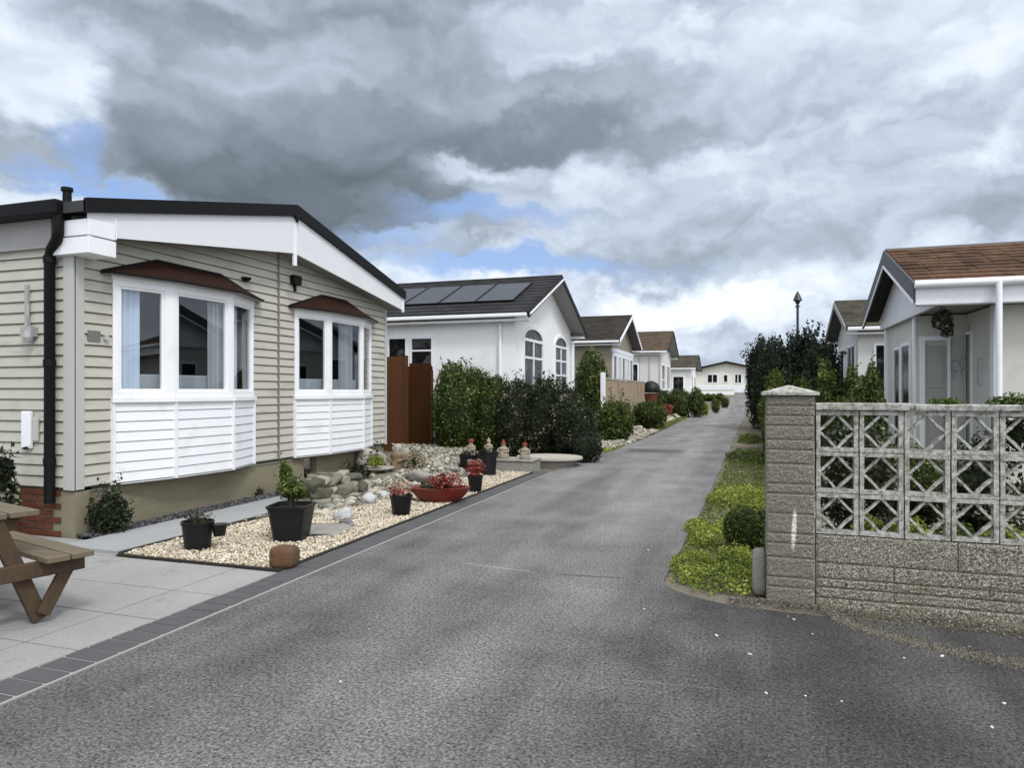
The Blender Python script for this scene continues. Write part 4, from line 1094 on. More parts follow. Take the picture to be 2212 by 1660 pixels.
wb(dr, BKW, d0 + 0.05, d1 - 0.04, 0.22, 2.22, 0.0, 0.02); wb(dr, BKW, d0 + 0.09, d1 - 0.08, 1.55, 2.12, 0.02, 0.032); wb(dr, BKW, d0 + 0.09, d1 - 0.08, 0.35, 1.45, 0.02, 0.032)
do_ = dr.build('door', GREYDOOR, r1, True, bev=0.004)
df = MB(); wb(df, BKW, d0 - 0.03, d0 + 0.045, 0.2, 2.30, 0.0, 0.045); wb(df, BKW, d1 - 0.035, d1 + 0.01, 0.2, 2.30, 0.0, 0.045); wb(df, BKW, d0 - 0.03, d1 + 0.01, 2.301, 2.37, 0.0, 0.05); df.build('door_frame', WHITE, do_, True)
w2 = MB(); wb(w2, RT, 0.10, 0.14, 0.3, 2.55, 0.0, 0.02); w2.build('cover_strip', GREYDOOR, r1, True)
def rta(px): return 12.6 - yx(px, 3.33)
window(r1, RT, rta(2087), rta(2101), 0.5, 2.42, 0.03, 0.04)
hd = MB(); ha = rta(2121); hd.tube([RT.P(ha, 1.58, 0.0), RT.P(ha, 1.58, 0.05), RT.P(ha, 1.78, 0.055), RT.P(ha, 1.98, 0.05), RT.P(ha, 1.98, 0.0)], 0.011, 8); hd.build('pull_handle', METALG, r1, True, smooth=True)
# wrought scroll ornaments on the porch wall
for (px, z) in ((2060, 1.86), (2077, 1.90)):
    a = bka(px); sc = MB(); pts = []
    for i in range(22):
        t_ = i / 21 * 3.6 * PI; r_ = 0.07 * (1 - i / 26); pts.append(BKW.P(a + r_ * math.cos(t_) * 0.7, z + 0.10 - 0.012 * i + r_ * math.sin(t_), 0.03))
    sc.tube(pts, 0.008, 6); sc.build('scroll_ornament', METALG, r1, True, smooth=True)
# --- second home on the right
r2 = gable_house('olive_tiled_bungalow', 'white home with curved olive tiled roof between the dark trees and the brown roofed home', (2.75, 21.4, 0), PI, 3.9, 6, 3.12, 3.98, 0.3, 0.3, M('offwhite_wall', (0.62, 0.62, 0.60), 0.7, 0.3, 0.06, 2), OLIVETILE, M('grey_barge', (0.22, 0.22, 0.22), 0.5), M('mid_soffit', (0.07, 0.07, 0.07), 0.7), 0.14, course=0.22)
Fr2 = Frame((0, -1.95), (0, 1.95)); Sr2 = Frame((0, 1.95), (-6, 1.95))
window(r2, Fr2, 2.2, 3.6, 1.3, 2.75, 0.04, 0.09, verts=(2.9,), world=False); window(r2, Fr2, 0.5, 1.6, 1.3, 2.75, 0.04, 0.09, world=False)
window(r2, Sr2, 0.35, 0.85, 1.3, 2.7, 0.04, 0.06, world=False); window(r2, Sr2, 1.9, 3.1, 1.3, 2.7, 0.04, 0.08, world=False)

# ================================================================== BLOCK WALL WITH PIERCED SCREEN
WY = 5.335
m, nt, b = base_mat('split_block', 0.92, 0.15)
p = wco(nt)
n_ = nt.nodes.new('ShaderNodeVectorMath'); n_.operation = 'MULTIPLY'; nt.links.new(p.k, n_.inputs[0]); n_.inputs[1].default_value = (1, 1, 2.6)
q = S(nt, n_.outputs[0]); f = noise(nt, q, 30, 5, 0.8); g = noise(nt, p, 105, 3, 0.75); a = noise(nt, p, 2.2, 5, 0.65); _x, _y, _z = sep(nt, p)
v = 0.345 + (f - 0.5) * 0.26 + (g - 0.5) * 1.5 * (0.35 + 0.9 * _x.smooth(0.3, 0.6)) + (a - 0.5) * 0.12
c1 = ramp(nt, v.clamp(), [(0.0, (0.025, 0.022, 0.016)), (0.2, (0.11, 0.10, 0.078)), (0.42, (0.27, 0.25, 0.205)), (0.6, (0.62, 0.58, 0.50)), (1, (0.9, 0.85, 0.75))])
mk = a.smooth(0.50, 0.66) * 0.45
c2 = mixc(nt, mk, c1, (0.115, 0.11, 0.06))
# white paint rubbed on the pier
wx_, wz_ = xy(1716, 5.3), 0.56
pa = (((_x - wx_ - (_z - 0.56) * 0.05) / 0.020)._m('POWER', 2.0) + ((_z - 0.52) / 0.17)._m('POWER', 2.0)).sqrt() + (f - 0.5) * 1.6
c3 = mixc(nt, pa.smooth(1.0, 0.55) * (_y - 5.32).smooth(0.0, -0.01), c2, (0.72, 0.72, 0.68))
nt.links.new(c3.k, b.inputs['Base Color']); bump(nt, b, f * 0.6 + g * 0.8, 0.9, 0.010)
SPLIT = m
m, nt, b = base_mat('pierced_concrete', 0.88, 0.2)
p = wco(nt); f = noise(nt, p, 24, 5, 0.75); g = noise(nt, p, 110, 3, 0.7); _x, _y, _z = sep(nt, p); n2 = noise(nt, p, 4.0, 5, 0.7)
v = (f * 0.75 + g * 0.25).smooth(0.34, 0.62)
c1 = mixc(nt, v, (0.13, 0.12, 0.09), (0.53, 0.53, 0.50)); c2 = mixc(nt, n2.smooth(0.52, 0.70) * 0.7, c1, (0.17, 0.16, 0.10))
nt.links.new(c2.k, b.inputs['Base Color']); bump(nt, b, f + g * 0.6, 0.8, 0.008)
PIERC = m
gw = thing('garden_wall', 'grey block garden wall with pierced diamond screen and capped end pier', 'wall', (0.47, WY, 0))
PX0, PX1 = 0.155, 0.475
def rough_block(mb, x0, x1, y0, y1, z0, z1, nx, nz, amp=0.0035):
    """a block whose exposed face is split: a displaced grid in front, plain sides behind"""
    n0 = len(mb.v)
    for j in range(nz + 1):
        for i in range(nx + 1):
            e = 0.0 if (i in (0, nx) or j in (0, nz)) else random.uniform(-amp, amp)
            ch = 0.006 if (i in (0, nx) or j in (0, nz)) else 0.0
            mb.v.append((x0 + (x1 - x0) * i / nx, y0 + ch - e, z0 + (z1 - z0) * j / nz))
    for j in range(nz):
        for i in range(nx):
            k = n0 + j * (nx + 1) + i; mb.f.append((k, k + 1, k + nx + 2, k + nx + 1))
    e0 = n0; e1 = n0 + nx; e2 = n0 + (nz + 1) * (nx + 1) - 1; e3 = e2 - nx
    b0 = len(mb.v); mb.v += [(x0, y1, z0), (x1, y1, z0), (x1, y1, z1), (x0, y1, z1)]
    bot = [n0 + i for i in range(nx + 1)]; mb.f.append(tuple(bot[::-1]) + (b0, b0 + 1))
    top = [e3 + i for i in range(nx + 1)]; mb.f.append(tuple(top) + (b0 + 2, b0 + 3))
    lf = [n0 + j * (nx + 1) for j in range(nz + 1)]; mb.f.append(tuple(lf) + (b0 + 3, b0))
    rt_ = [n0 + j * (nx + 1) + nx for j in range(nz + 1)]; mb.f.append(tuple(rt_[::-1]) + (b0 + 1, b0 + 2))
    mb.f.append((b0 + 1, b0, b0 + 3, b0 + 2))
pr = MB(); z = -0.04
hs = [0.14, 0.07, 0.14, 0.10, 0.07, 0.14, 0.14, 0.07, 0.14, 0.10, 0.07, 0.10, 0.07, 0.07, 0.07]
sc_ = (1.465 - z) / sum(hs)
for i, h in enumerate(hs):
    h *= sc_; j = random.uniform(-0.003, 0.003)
    rough_block(pr, PX0 + j, PX1 + j, 5.30, 5.63, z + 0.0018, z + h - 0.0018, 26, max(5, int(h / 0.013))); z += h
po = pr.build('pier', SPLIT, gw, True)
mo = MB(); mo.box(PX0 + 0.012, PX1 - 0.012, 5.312, 5.62, -0.04, 1.464); mo.build('pier_mortar', MORTAR, po, True)
cp = MB()
cx_, cy_ = (PX0 + PX1) / 2, 5.465; e = 0.19
cp.hexa([(cx_ - e, cy_ - e, 1.468), (cx_ + e, cy_ - e, 1.468), (cx_ + e, cy_ + e, 1.468), (cx_ - e, cy_ + e, 1.468), (cx_ - e, cy_ - e, 1.492), (cx_ + e, cy_ - e, 1.492), (cx_ + e, cy_ + e, 1.492), (cx_ - e, cy_ + e, 1.492)])
n0 = len(cp.v); cp.v += [(cx_ - e + .002, cy_ - e + .002, 1.4925), (cx_ + e - .002, cy_ - e + .002, 1.4925), (cx_ + e - .002, cy_ + e - .002, 1.4925), (cx_ - e + .002, cy_ + e - .002, 1.4925), (cx_, cy_, 1.543)]
for i in range(4): cp.f.append((n0 + i, n0 + (i + 1) % 4, n0 + 4))
cp.build('pier_cap', PIERC, po, True, bev=0.005)
bw = MB(); z = -0.04
rows_ = [(0.085, 1.3), (0.075, 0.9), (0.065, 1.1), (0.11, 0.9), (0.205, 0.9)]
tot = sum(r[0] for r in rows_); sc_ = (0.488 - z) / tot
for i, (h, L) in enumerate(rows_):
    h *= sc_; x = PX1 + 0.008 - (i % 2) * 0.0
    first = True
    while x < 2.9:
        Lx = (L * 0.55 if (i % 2 and first) else L * random.uniform(0.92, 1.08)); first = False
        rough_block(bw, x + 0.003, x + Lx - 0.003, WY - 0.005 + random.uniform(-.002, .002), WY + 0.11, z + 0.0025, z + h - 0.0025, max(8, int(Lx / 0.015)), max(5, int(h / 0.014))); x += Lx
    z += h
bo = bw.build('wall_base', SPLIT, gw, True)
mo = MB(); mo.box(PX1 + 0.003, 3.2, WY + 0.008, WY + 0.10, -0.04, 0.487); mo.build('base_mortar', MORTAR, bo, True)
# pierced blocks
BW, BH, BT = 0.272, 0.2875, 0.065
pm = MB(); fr_ = 0.029
pm.box(-BW / 2 + .001, BW / 2 - .001, 0, BT, 0.001, fr_); pm.box(-BW / 2 + .001, BW / 2 - .001, 0, BT, BH - fr_, BH - .001)
pm.box(-BW / 2 + .001, -BW / 2 + fr_, 0.0015, BT - .001, fr_, BH - fr_); pm.box(BW / 2 - fr_, BW / 2 - .001, 0.0015, BT - .001, fr_, BH - fr_)
cxn = [(0, 0, fr_ * .7), (BW / 2 - fr_ * .7, 0, BH / 2), (0, 0, BH - fr_ * .7), (-BW / 2 + fr_ * .7, 0, BH / 2)]
for i in range(4):
    a_, b_ = Vector(cxn[i]), Vector(cxn[(i + 1) % 4]); ce = Vector((0, 0, BH / 2))
    n = 5; pts = []
    for k in range(n + 1):
        t_ = k / n; p_ = a_.lerp(b_, t_); bow = 0.004 * math.sin(PI * t_); pts.append(p_ + (ce - p_).normalized() * bow)
    for k in range(n):
        p0, p1 = pts[k].copy(), pts[k + 1].copy(); p0.y = p1.y = BT / 2
        ov = (p1 - p0).normalized() * 0.002
        pm.bar(p0 - ov, p1 + ov, BT - 0.025 - 0.0006 * (i % 2) - 0.0003 * (k % 2), 0.0165, up=(p1 - p0).cross(Vector((0, 1, 0))))
def worn(mb):   # each casting a little different: nudge the corners
    q_ = MB(); q_.f = list(mb.f); q_.v = [(x + random.uniform(-.0022, .0022), y + random.uniform(-.001, .001), z + random.uniform(-.0022, .0022)) for x, y, z in mb.v]; return q_
first = pm.build('pierced_block', PIERC, gw)
k = 0
for ci in range(10):
    for ri in range(3):
        o = first if k == 0 else worn(pm).build('pierced_block', PIERC, gw)
        o.location = (PX1 + 0.012 + BW / 2 + ci * (BW + 0.006) - 0.47, 0.0, 0.493 + ri * (BH + 0.002)); k += 1
mo = MB(); mo.box(PX1 + 0.001, PX1 + 0.011, WY, WY + 0.09, 0.49, 1.36); 
cpx = PX1 + 0.012 + 10 * (BW + 0.006)
co = MB(); x = PX1 + 0.004
while x < cpx:
    L = 0.62; co.box(x + 0.003, x + L - 0.003, WY - 0.02 + random.uniform(-.003, .003), WY + 0.115, 1.364, 1.412 + random.uniform(-.003, .004)); x += L
co.build('coping', PIERC, gw, True, bev=0.008)

# ================================================================== PICNIC TABLE
bx = Vector((0.25, 0.968, 0)).normalized(); ax = Vector((-bx.y, bx.x, 0))
tipP = gp(205, 1190, 0.45)
C0 = tipP - bx * 0.70
def T(a, b_, z): return C0 + ax * a + bx * b_ + Vector((0, 0, z))
def tbar(mb, p, q, w, h, up=(0, 0, 1)): mb.bar(p, q, w, h, up)
C0.z = 0
tb = thing('picnic_table', 'weathered brown timber picnic table with attached benches on the pale slabs', 'table', tuple(C0))
TL = 1.75
tt = MB()
for k in range(5):
    b_ = -0.36 + 0.18 * k; tt.bar(T(0.16, b_, 0.725), T(TL - 0.16, b_, 0.725), 0.165, 0.034)
tt.build('table_top', WOODL, tb, True, bev=0.004)
for sg in (1, -1):
    se = MB()
    for k in range(2):
        b_ = sg * (0.60 - 0.145 * k + 0.03); se.bar(T(0.0 if sg > 0 else .02, b_, 0.435), T(TL, b_, 0.435), 0.135, 0.034)
    se.build('bench_seat', WOODL, tb, True, bev=0.004)
for a in (0.20, TL - 0.20):
    for sg in (1, -1):
        lg = MB(); lg.bar(T(a, sg * 0.20, 0.705), T(a, sg * 0.46, 0.03), 0.045, 0.095, up=bx * 1.0); lg.build('leg', WOODT, tb, True, bev=0.006)
        br = MB(); br.bar(T(a - 0.047, sg * 0.62, 0.375), T(a - 0.047, sg * 0.455, 0.07), 0.04, 0.08, up=bx); br.build('leg_brace', WOODT, tb, True, bev=0.006)
    cb = MB(); cb.bar(T(a - 0.052, -0.70, 0.365), T(a - 0.052, 0.70, 0.365), 0.045, 0.10); cb.build('seat_bearer', WOODT, tb, True, bev=0.005)
    cb = MB(); cb.bar(T(a + 0.048, -0.34, 0.66), T(a + 0.048, 0.34, 0.66), 0.045, 0.085); cb.build('top_bearer', WOODT, tb, True, bev=0.005)

# ================================================================== THE NEAR FRONT GARDEN
SX = -3.64
bedpoly = [(-5.37, 4.86), (SX, 4.86), (SX, 12.2), (-3.9, 12.7), (-4.6, 12.6), (-5.39, 12.6)]
mb = MB(); mb.poly([(x, y, 0.006) for x, y in bedpoly])
tag(mb.build('gravel_bed', M('gravel_bedding', (0.42, 0.35, 0.25), 0.95, 0.1, 0.2, 10, 0.3, 90, 0.5, 0.01)), None, None, kind='structure')
P = scatter([(-5.36, 4.88), (SX - .01, 4.88), (SX - .01, 12.2), (-4.4, 12.3), (-4.75, 8.2), (-5.36, 6.3)], 42000)
keep = (P[:, 1] < 8.5) | (RNG.random(len(P)) < 0.55); P = P[keep]
z = 0.010 + RNG.uniform(0, 0.02, len(P))
tag(pebbles('gravel', np.column_stack([P, z]), 0.0125, GRAVEL, 0.7), None, None, kind='stuff')
P = scatter([(-6.44, 5.3), (-6.11, 5.3), (-6.11, 11.7), (-6.44, 11.7)], 11000)
tag(pebbles('slate_chippings', np.column_stack([P, 0.012 + RNG.uniform(0, 0.03, len(P))]), 0.017, SLATE, 0.5), None, None, kind='stuff')
P = scatter([(-5.36, 6.5), (-4.85, 8.2), (-4.5, 10.0), (-4.4, 12.6), (-6.5, 15.3), (-8.2, 15.3), (-6.4, 12.0), (-5.36, 11.8)], 9000)
zz = 0.02 + 0.16 * sstep(7.5, 11.0, P[:, 1]) * sstep(-4.6, -5.1, P[:, 0]) + RNG.uniform(0, 0.03, len(P))
tag(pebbles('rubble', np.column_stack([P, zz]), 0.032, RUBBLE, 0.6), None, None, kind='stuff')
mb = MB(); 
for i in range(8):
    for j in range(10):
        def q(i, j):
            x = -6.4 + i * 0.28; y = 7.4 + j * 0.56; return (x, y, 0.012 + 0.155 * float(sstep(7.5, 11.0, y)) * float(sstep(-4.6, -5.1, x)))
        mb.poly([q(i, j), q(i + 1, j), q(i + 1, j + 1), q(i, j + 1)])
tag(mb.build('rubble_ground', M('rubble_base', (0.20, 0.185, 0.15), 0.95, 0.1, 0.3, 12, 0.4, 50, 0.8, 0.02)), None, None, kind='structure')
P = scatter([(-5.3, 6.6), (-4.75, 7.2), (-4.35, 9.5), (-4.3, 12.0), (-5.3, 12.6), (-6.2, 12)], 420)
zz = 0.03 + 0.14 * sstep(7.5, 11.0, P[:, 1]) * sstep(-4.6, -5.1, P[:, 0])
tag(pebbles('loose_rocks', np.column_stack([P, zz]), 0.075, RUBBLE, 0.7, 0.2), None, None, kind='stuff')
ed = MB(); ed.box(-5.385, SX, 4.836, 4.860, -0.02, 0.022); ed.box(-5.398, -5.378, 4.862, 9.6, -0.02, 0.034); ed.box(SX - .012, SX + 0.012, 4.862, 12.2, -0.02, 0.028)
tag(ed.build('bed_edging', M('edging_board', (0.03, 0.028, 0.022), 0.9)), None, None, kind='structure')

def rock(label, px, py, sx, sy, sz, mat, seed, group=None, rz=0.0, name='rock', z=0.0, sub=3, amp=0.14, boxy=0.35, cat='rock'):
    g = gp(px, py, z); iv, jf = ICO3 if sub == 3 else ICO2
    D = iv.copy(); R = (facets(D, seed) if boxy < 0.65 else 1.0 + 0.02 * (lump(D, seed, 1.0, 3.0) - 1)) * (1 + 0.02 * np.sin(D @ np.array([17, 9, 13.])))
    m_ = np.abs(D).max(1); R = R * (1 + boxy * (1 / m_ - 1)) if boxy < 0.65 else R * ((np.abs(D) ** 5).sum(1)) ** (-0.2)
    V = D * R[:, None] * np.array([sx, sy, sz]) / 2
    c, s = math.cos(rz), math.sin(rz); V = np.stack([V[:, 0] * c - V[:, 1] * s, V[:, 0] * s + V[:, 1] * c, V[:, 2]], 1)
    V[:, 2] -= V[:, 2].min() + 0.08 * sz
    o = fast_mesh(name, V, jf, mat, None); o.location = (g.x, g.y + 0.0, z + 0.015); tag(o, label, cat, group); return o
def pot(label, px, py, r, h, mat, sq=0.0, taper=0.78, z=0.0, name='plant_pot', cat='pot', sx=1.0, sy=1.0, rz=0.0, lip=0.03, soil=True, prof=None):
    g = gp(px, py, z); g.y += r * 0.9
    t = thing(name, label, cat, (g.x, g.y, z + 0.01), rz)
    mb = MB(); rb = r * taper
    pf = prof or [(rb * 0.9, 0.0), (rb, 0.01), (r * 0.955, h - lip), (r, h - lip), (r * 1.02, h - lip * 0.8), (r * 1.02, h), (r * 0.93, h), (r * 0.90, h - 0.035)]
    mb.lathe((0, 0, 0), pf, 28, sx, sy, sq, cap=True); mb.build('pot_body' , mat, t, smooth=True)
    if soil:
        s_ = MB(); s_.lathe((0, 0, h - 0.05), [(r * 0.88, 0), (r * 0.88, 0.01)], 20, sx, sy, sq); s_.build('compost', SOIL, t)
    return t, g
def tuft(t, g, h, r, n, size, mat, name='foliage', z0=0.0, up=0.5, flat=0.8, ex=0.0, ey=0.0, seed=3):
    """a small plant: leaves round a few stalks"""
    P = RNG.normal(0, 1, (n, 3)); P /= np.linalg.norm(P, axis=1)[:, None]; P *= (RNG.random(n) ** 0.4)[:, None]
    N = P.copy(); P = P * np.array([r, r, h * 0.5]) * lump(N, seed, 0.25, 2.5)[:, None]; P[:, 2] = np.abs(P[:, 2] + h * 0.5) 
    P += np.array([g.x + ex, g.y + ey, z0]); N[:, 2] += up
    V, F = leaf_quads(P, N, size); return fast_mesh(name, V, F, mat, t)

# 1 round black pot with bare sprigs, side spout
t, g = pot('round black pot holding bare dark sprigs, standing at the corner of the path', 404, 1197, 0.145, 0.27, PLASTIC)
mb = MB(); mb.lathe((0.19, 0.07, 0.13), [(0.05, 0), (0.07, 0.10), (0.075, 0.11), (0.06, 0.112)], 16); mb.build('side_cup', PLASTIC, t, smooth=True)
stems(t, (g.x, g.y, 0.24), [(g.x + random.uniform(-.12, .12), g.y + random.uniform(-.1, .1), random.uniform(.31, .42)) for _ in range(9)], 0.005, 0.003)
tuft(t, g, 0.13, 0.13, 160, 0.028, L_DARK, z0=0.25)
# 2 square black planter with young conifer
t, g = pot('large square black planter with an upright green shrub, largest pot on the gravel', 605, 1178, 0.20, 0.36, PLASTIC, sq=0.85, taper=0.72, rz=0.25)
tp = [(g.x - .05, g.y, .72), (g.x - .05, g.y, .66), (g.x + .06, g.y, .62), (g.x - .1, g.y, .55), (g.x + .1, g.y, .52), (g.x + .03, g.y - .05, .6)]
stems(t, (g.x, g.y, 0.32), tp, 0.012, 0.005, name='stem')
foliage(t, [(g.x - .05, g.y, .55, .10, .11, .13), (g.x - .07, g.y, .68, .07, .07, .11), (g.x + .09, g.y, .50, .085, .085, .07)], 1900, 0.03, L_HEDGE, 0.25, 31, core=0.45, spikes=10, deep=0.5)
# 3 brown weathered block
rock('brown weathered stone block at the front edge of the gravel', 615, 1228, 0.215, 0.20, 0.185, RUSTST, 5, rz=0.15, boxy=0.75, amp=0.05, name='stone_block', cat='stone block')
# 4 flagstone and pond-side stones
rock('flat grey flagstone lying in the gravel behind the large square planter', 700, 1152, 0.55, 0.62, 0.035, GREYST, 12, rz=0.3, boxy=0.6, amp=0.08, name='flagstone', cat='flagstone')
rock('pale angular rock standing nearest the flagstone', 742, 1128, 0.20, 0.17, 0.17, WHITEST, 21, rz=0.5)
rock('dark flint lying in front of the pale angular rock', 748, 1136, 0.16, 0.08, 0.05, SLATE, 22)
rock('small grey boulder beside the pale angular rock', 712, 1105, 0.20, 0.12, 0.08, GREYST, 23)
rock('bright white quartz boulder at the foot of the low stone wall', 797, 1092, 0.24, 0.18, 0.15, WHITEST, 24, rz=0.3)
rock('grey and white streaked boulder beside the plain quartz boulder', 832, 1082, 0.14, 0.14, 0.14, WHITEST, 25)
rock('round pale cobble between the pot of red flowers and the red bowl', 890, 1095, 0.13, 0.08, 0.07, PALEST, 26)
rock('long brown cobble resting against the low stone wall', 690, 1118, 0.22, 0.10, 0.07, RUBBLE, 27)
rock('pale cream boulder leaning behind the dish of green leaves', 802, 1012, 0.50, 0.30, 0.34, PALEST, 28, z=0.14, rz=0.2)
rock('low mossy boulder behind the red bowl', 905, 1048, 0.42, 0.3, 0.22, GREYST, 29, z=0.03)
rock('low flat mossy boulder left of the twin black tubs', 962, 1022, 0.5, 0.35, 0.14, GREYST, 30, z=0.06)
MOSSY = stone_mat('mossy_stones', [(0.0, (0.06, 0.06, 0.045)), (0.4, (0.13, 0.125, 0.095)), (0.8, (0.21, 0.20, 0.155)), (1.0, (0.33, 0.31, 0.26))], 0.95)
# 5 low dry-stone wall: stones laid in courses
sw = thing('dry_stone_wall', 'low rounded grey rubble wall in the middle of the front garden', 'wall', tuple(gp(740, 1100)))
a_, b_ = gp(692, 1100), gp(800, 1070); mb_v, mb_f, off = [], [], 0; 
L = (b_ - a_).length; u = (b_ - a_) / L; nrm2 = Vector((u.y, -u.x, 0)); iv, jf = ICO3
for c in range(3):
    for side in (0, 1, 2):
        x = -0.05 + random.uniform(0, .1)
        while x < L - 0.1 * c:
            l = random.uniform(0.12, 0.34); h = random.uniform(0.10, 0.17)
            D = iv; m_ = np.abs(D).max(1); R = facets(D, random.randint(0, 9999), 12) * (1 + 0.45 * (1 / m_ - 1))
            V = D * R[:, None] * np.array([l / 2 * 1.1, 0.10, h / 2 * 1.1]); tz = random.uniform(-.25, .25)
            V = np.stack([V[:, 0] * math.cos(tz) - V[:, 2] * math.sin(tz), V[:, 1], V[:, 0] * math.sin(tz) + V[:, 2] * math.cos(tz)], 1)
            Vx = V[:, 0:1] * np.array(u) + V[:, 1:2] * np.array(nrm2) + np.array([0, 0, 1]) * V[:, 2:3]
            p0 = a_ + u * (x + l / 2) - nrm2 * (0.08 + 0.15 * side + 0.03 * c + random.uniform(-.03, .03)); Vx += np.array([p0.x, p0.y, 0.05 + c * 0.115 + random.uniform(-.02, .02)]); mb_v.append(Vx); mb_f.append(jf + off); off += len(Vx)
            x += l * 0.92
fast_mesh('stonework', np.concatenate(mb_v), np.concatenate(mb_f), MOSSY, sw)
# 6 stone dish of green leaves
g = gp(800, 1040, 0.02)
t = thing('stone_dish', 'wide shallow pale stone dish planted with bright green leaves', 'planter', (g.x, g.y + .2, 0.0))
mb = MB(); mb.lathe((0, 0, 0), [(0.12, 0), (0.09, 0.03), (0.075, 0.14), (0.11, 0.17), (0.29, 0.205), (0.30, 0.225), (0.27, 0.225), (0.05, 0.20)], 26); mb.build('dish', PALEST, t, smooth=True)
tuft(t, Vector((g.x - .02, g.y + .2, 0)), 0.20, 0.15, 420, 0.045, L_BRIGHT, z0=0.22)
# 7 brown stone figure and dead fern
g = gp(838, 1040, 0.0)
fg = thing('garden_figure', 'weathered seated stone figure by the corner of the beige home', 'statue', (g.x, g.y + .35, 0.1))
def figure(t, base, h, body, head, hat=None, hatmat=None, wide=1.0):
    mb = MB(); pf = [(0.20, 0), (0.24, .03), (0.25, .14), (0.22, .28), (0.17, .40), (0.20, .47), (0.20, .52), (0.13, .60), (0.07, .63)]
    mb.lathe(base, [(r * h * wide, z * h) for r, z in pf], 16, 1.0, 0.8); 
    bo_ = mb.build('figure_body', body, t, True, True)
    B = Vector(base)
    for sg in (-1, 1):
        ar = MB(); ar.tube([B + Vector((sg * .19 * h * wide, 0, .52 * h)), B + Vector((sg * .25 * h * wide, -.08 * h, .38 * h)), B + Vector((sg * .10 * h, -.20 * h, .33 * h))], [.06 * h, .055 * h, .04 * h], 8); ar.build('arm', body, t, True, True)
    hm = MB(); hm.lathe(B + Vector((0, 0, .60 * h)), [(.04 * h, 0), (.10 * h, .04 * h), (.115 * h, .10 * h), (.10 * h, .16 * h), (.05 * h, .20 * h)], 14)
    hm.lathe(B + Vector((0, -.105 * h, .69 * h)), [(.015 * h, 0), (.02 * h, .02 * h), (.008 * h, .04 * h)], 6)
    hm.build('head', head, t, True, True)
    bd = MB(); bd.lathe(B + Vector((0, -.07 * h, .50 * h)), [(.02 * h, 0), (.06 * h, .06 * h), (.08 * h, .14 * h)], 10, 1, .6); bd.build('beard', PALEST, t, True, True)
    if hat == 'cone':
        ht = MB(); ht.lathe(B + Vector((0, 0, .74 * h)), [(.135 * h, 0), (.12 * h, .05 * h), (.07 * h, .16 * h), (.02 * h, .26 * h)], 14); ht.build('hat', hatmat, t, True, True)
    if hat == 'round':
        ht = MB(); ht.lathe(B + Vector((0, 0, .72 * h)), [(.13 * h, 0), (.15 * h, .04 * h), (.14 * h, .12 * h), (.07 * h, .18 * h)], 14); ht.build('hat', hatmat, t, True, True)
BRST = M('brown_figure_stone', (0.20, 0.145, 0.095), 0.85, 0.2, 0.4, 14, 0.25, 60, 0.6, 0.01, dirt=(0.36, 0.32, 0.24), dk=0.7, ds=12)
figure(fg, (g.x, g.y + .35, 0.1), 0.62, BRST, PALEST)
t = bush('dry brown and cream fern beside the seated stone figure', [(g.x + .32, g.y + .35, .28, .20, .2, .22)], 600, 0.06, F_DRY, core=0.5, name='fern', cat='fern', deep=0.6)
# 8 pot of red and cream flowers
t, g = pot('round black pot of red and cream flowers, nearest of the flower pots to the setts', 856, 1120, 0.135, 0.25, PLASTIC, taper=0.74)
tuft(t, g, 0.20, 0.15, 420, 0.045, F_PALE, 'flowers', 0.24, seed=5); tuft(t, g, 0.13, 0.11, 220, 0.038, F_RED, 'red_flowers', 0.25, ex=0.0, ey=-.06, seed=7)
# 9 big glazed red bowl lying tilted
g = gp(936, 1093)
t = thing('red_bowl', 'big glazed red boat shaped bowl planted with red and cream flowers', 'planter', (g.x, g.y + .22, 0.0), 0.35)
mb = MB(); mb.lathe((0, 0, 0), [(0.14, 0.0), (0.22, 0.03), (0.30, 0.13), (0.335, 0.20), (0.345, 0.215), (0.32, 0.22), (0.29, 0.17)], 30, 1.18, 0.72); mb.build('bowl', TERRA, t, smooth=True)
s_ = MB(); s_.lathe((0, 0, 0.165), [(0.27, 0), (0.25, 0.03)], 20, 1.18, 0.72); s_.build('compost', SOIL, t)
hdl = MB(); hdl.tube([(-0.36, 0, .20), (-.43, 0, .13), (-.42, 0, .06), (-.34, 0, .03)], 0.03, 8); hdl.build('handle', TERRA, t, smooth=True)
gg = Vector((g.x, g.y + .22, 0)); tuft(t, gg, 0.22, 0.24, 420, 0.055, F_RED, 'red_flowers', 0.19, seed=8, ex=.07); tuft(t, gg, 0.26, 0.20, 260, 0.05, F_PALE, 'cream_flowers', 0.20, ex=.05, ey=.05, seed=9); tuft(t, gg, 0.10, 0.25, 160, 0.05, L_DARK, 'leaves', 0.17, ex=-.05, seed=10)
# 10 small black pot of red flowers
t, g = pot('small black pot brimming with red flowers in front of the twin black tubs', 1021, 1068, 0.115, 0.25, PLASTIC, taper=0.75)
tuft(t, g, 0.26, 0.14, 460, 0.05, F_RED, 'red_flowers', 0.23, seed=11); tuft(t, g, 0.10, 0.12, 80, 0.04, F_PALE, 'cream_flowers', 0.40, seed=12)
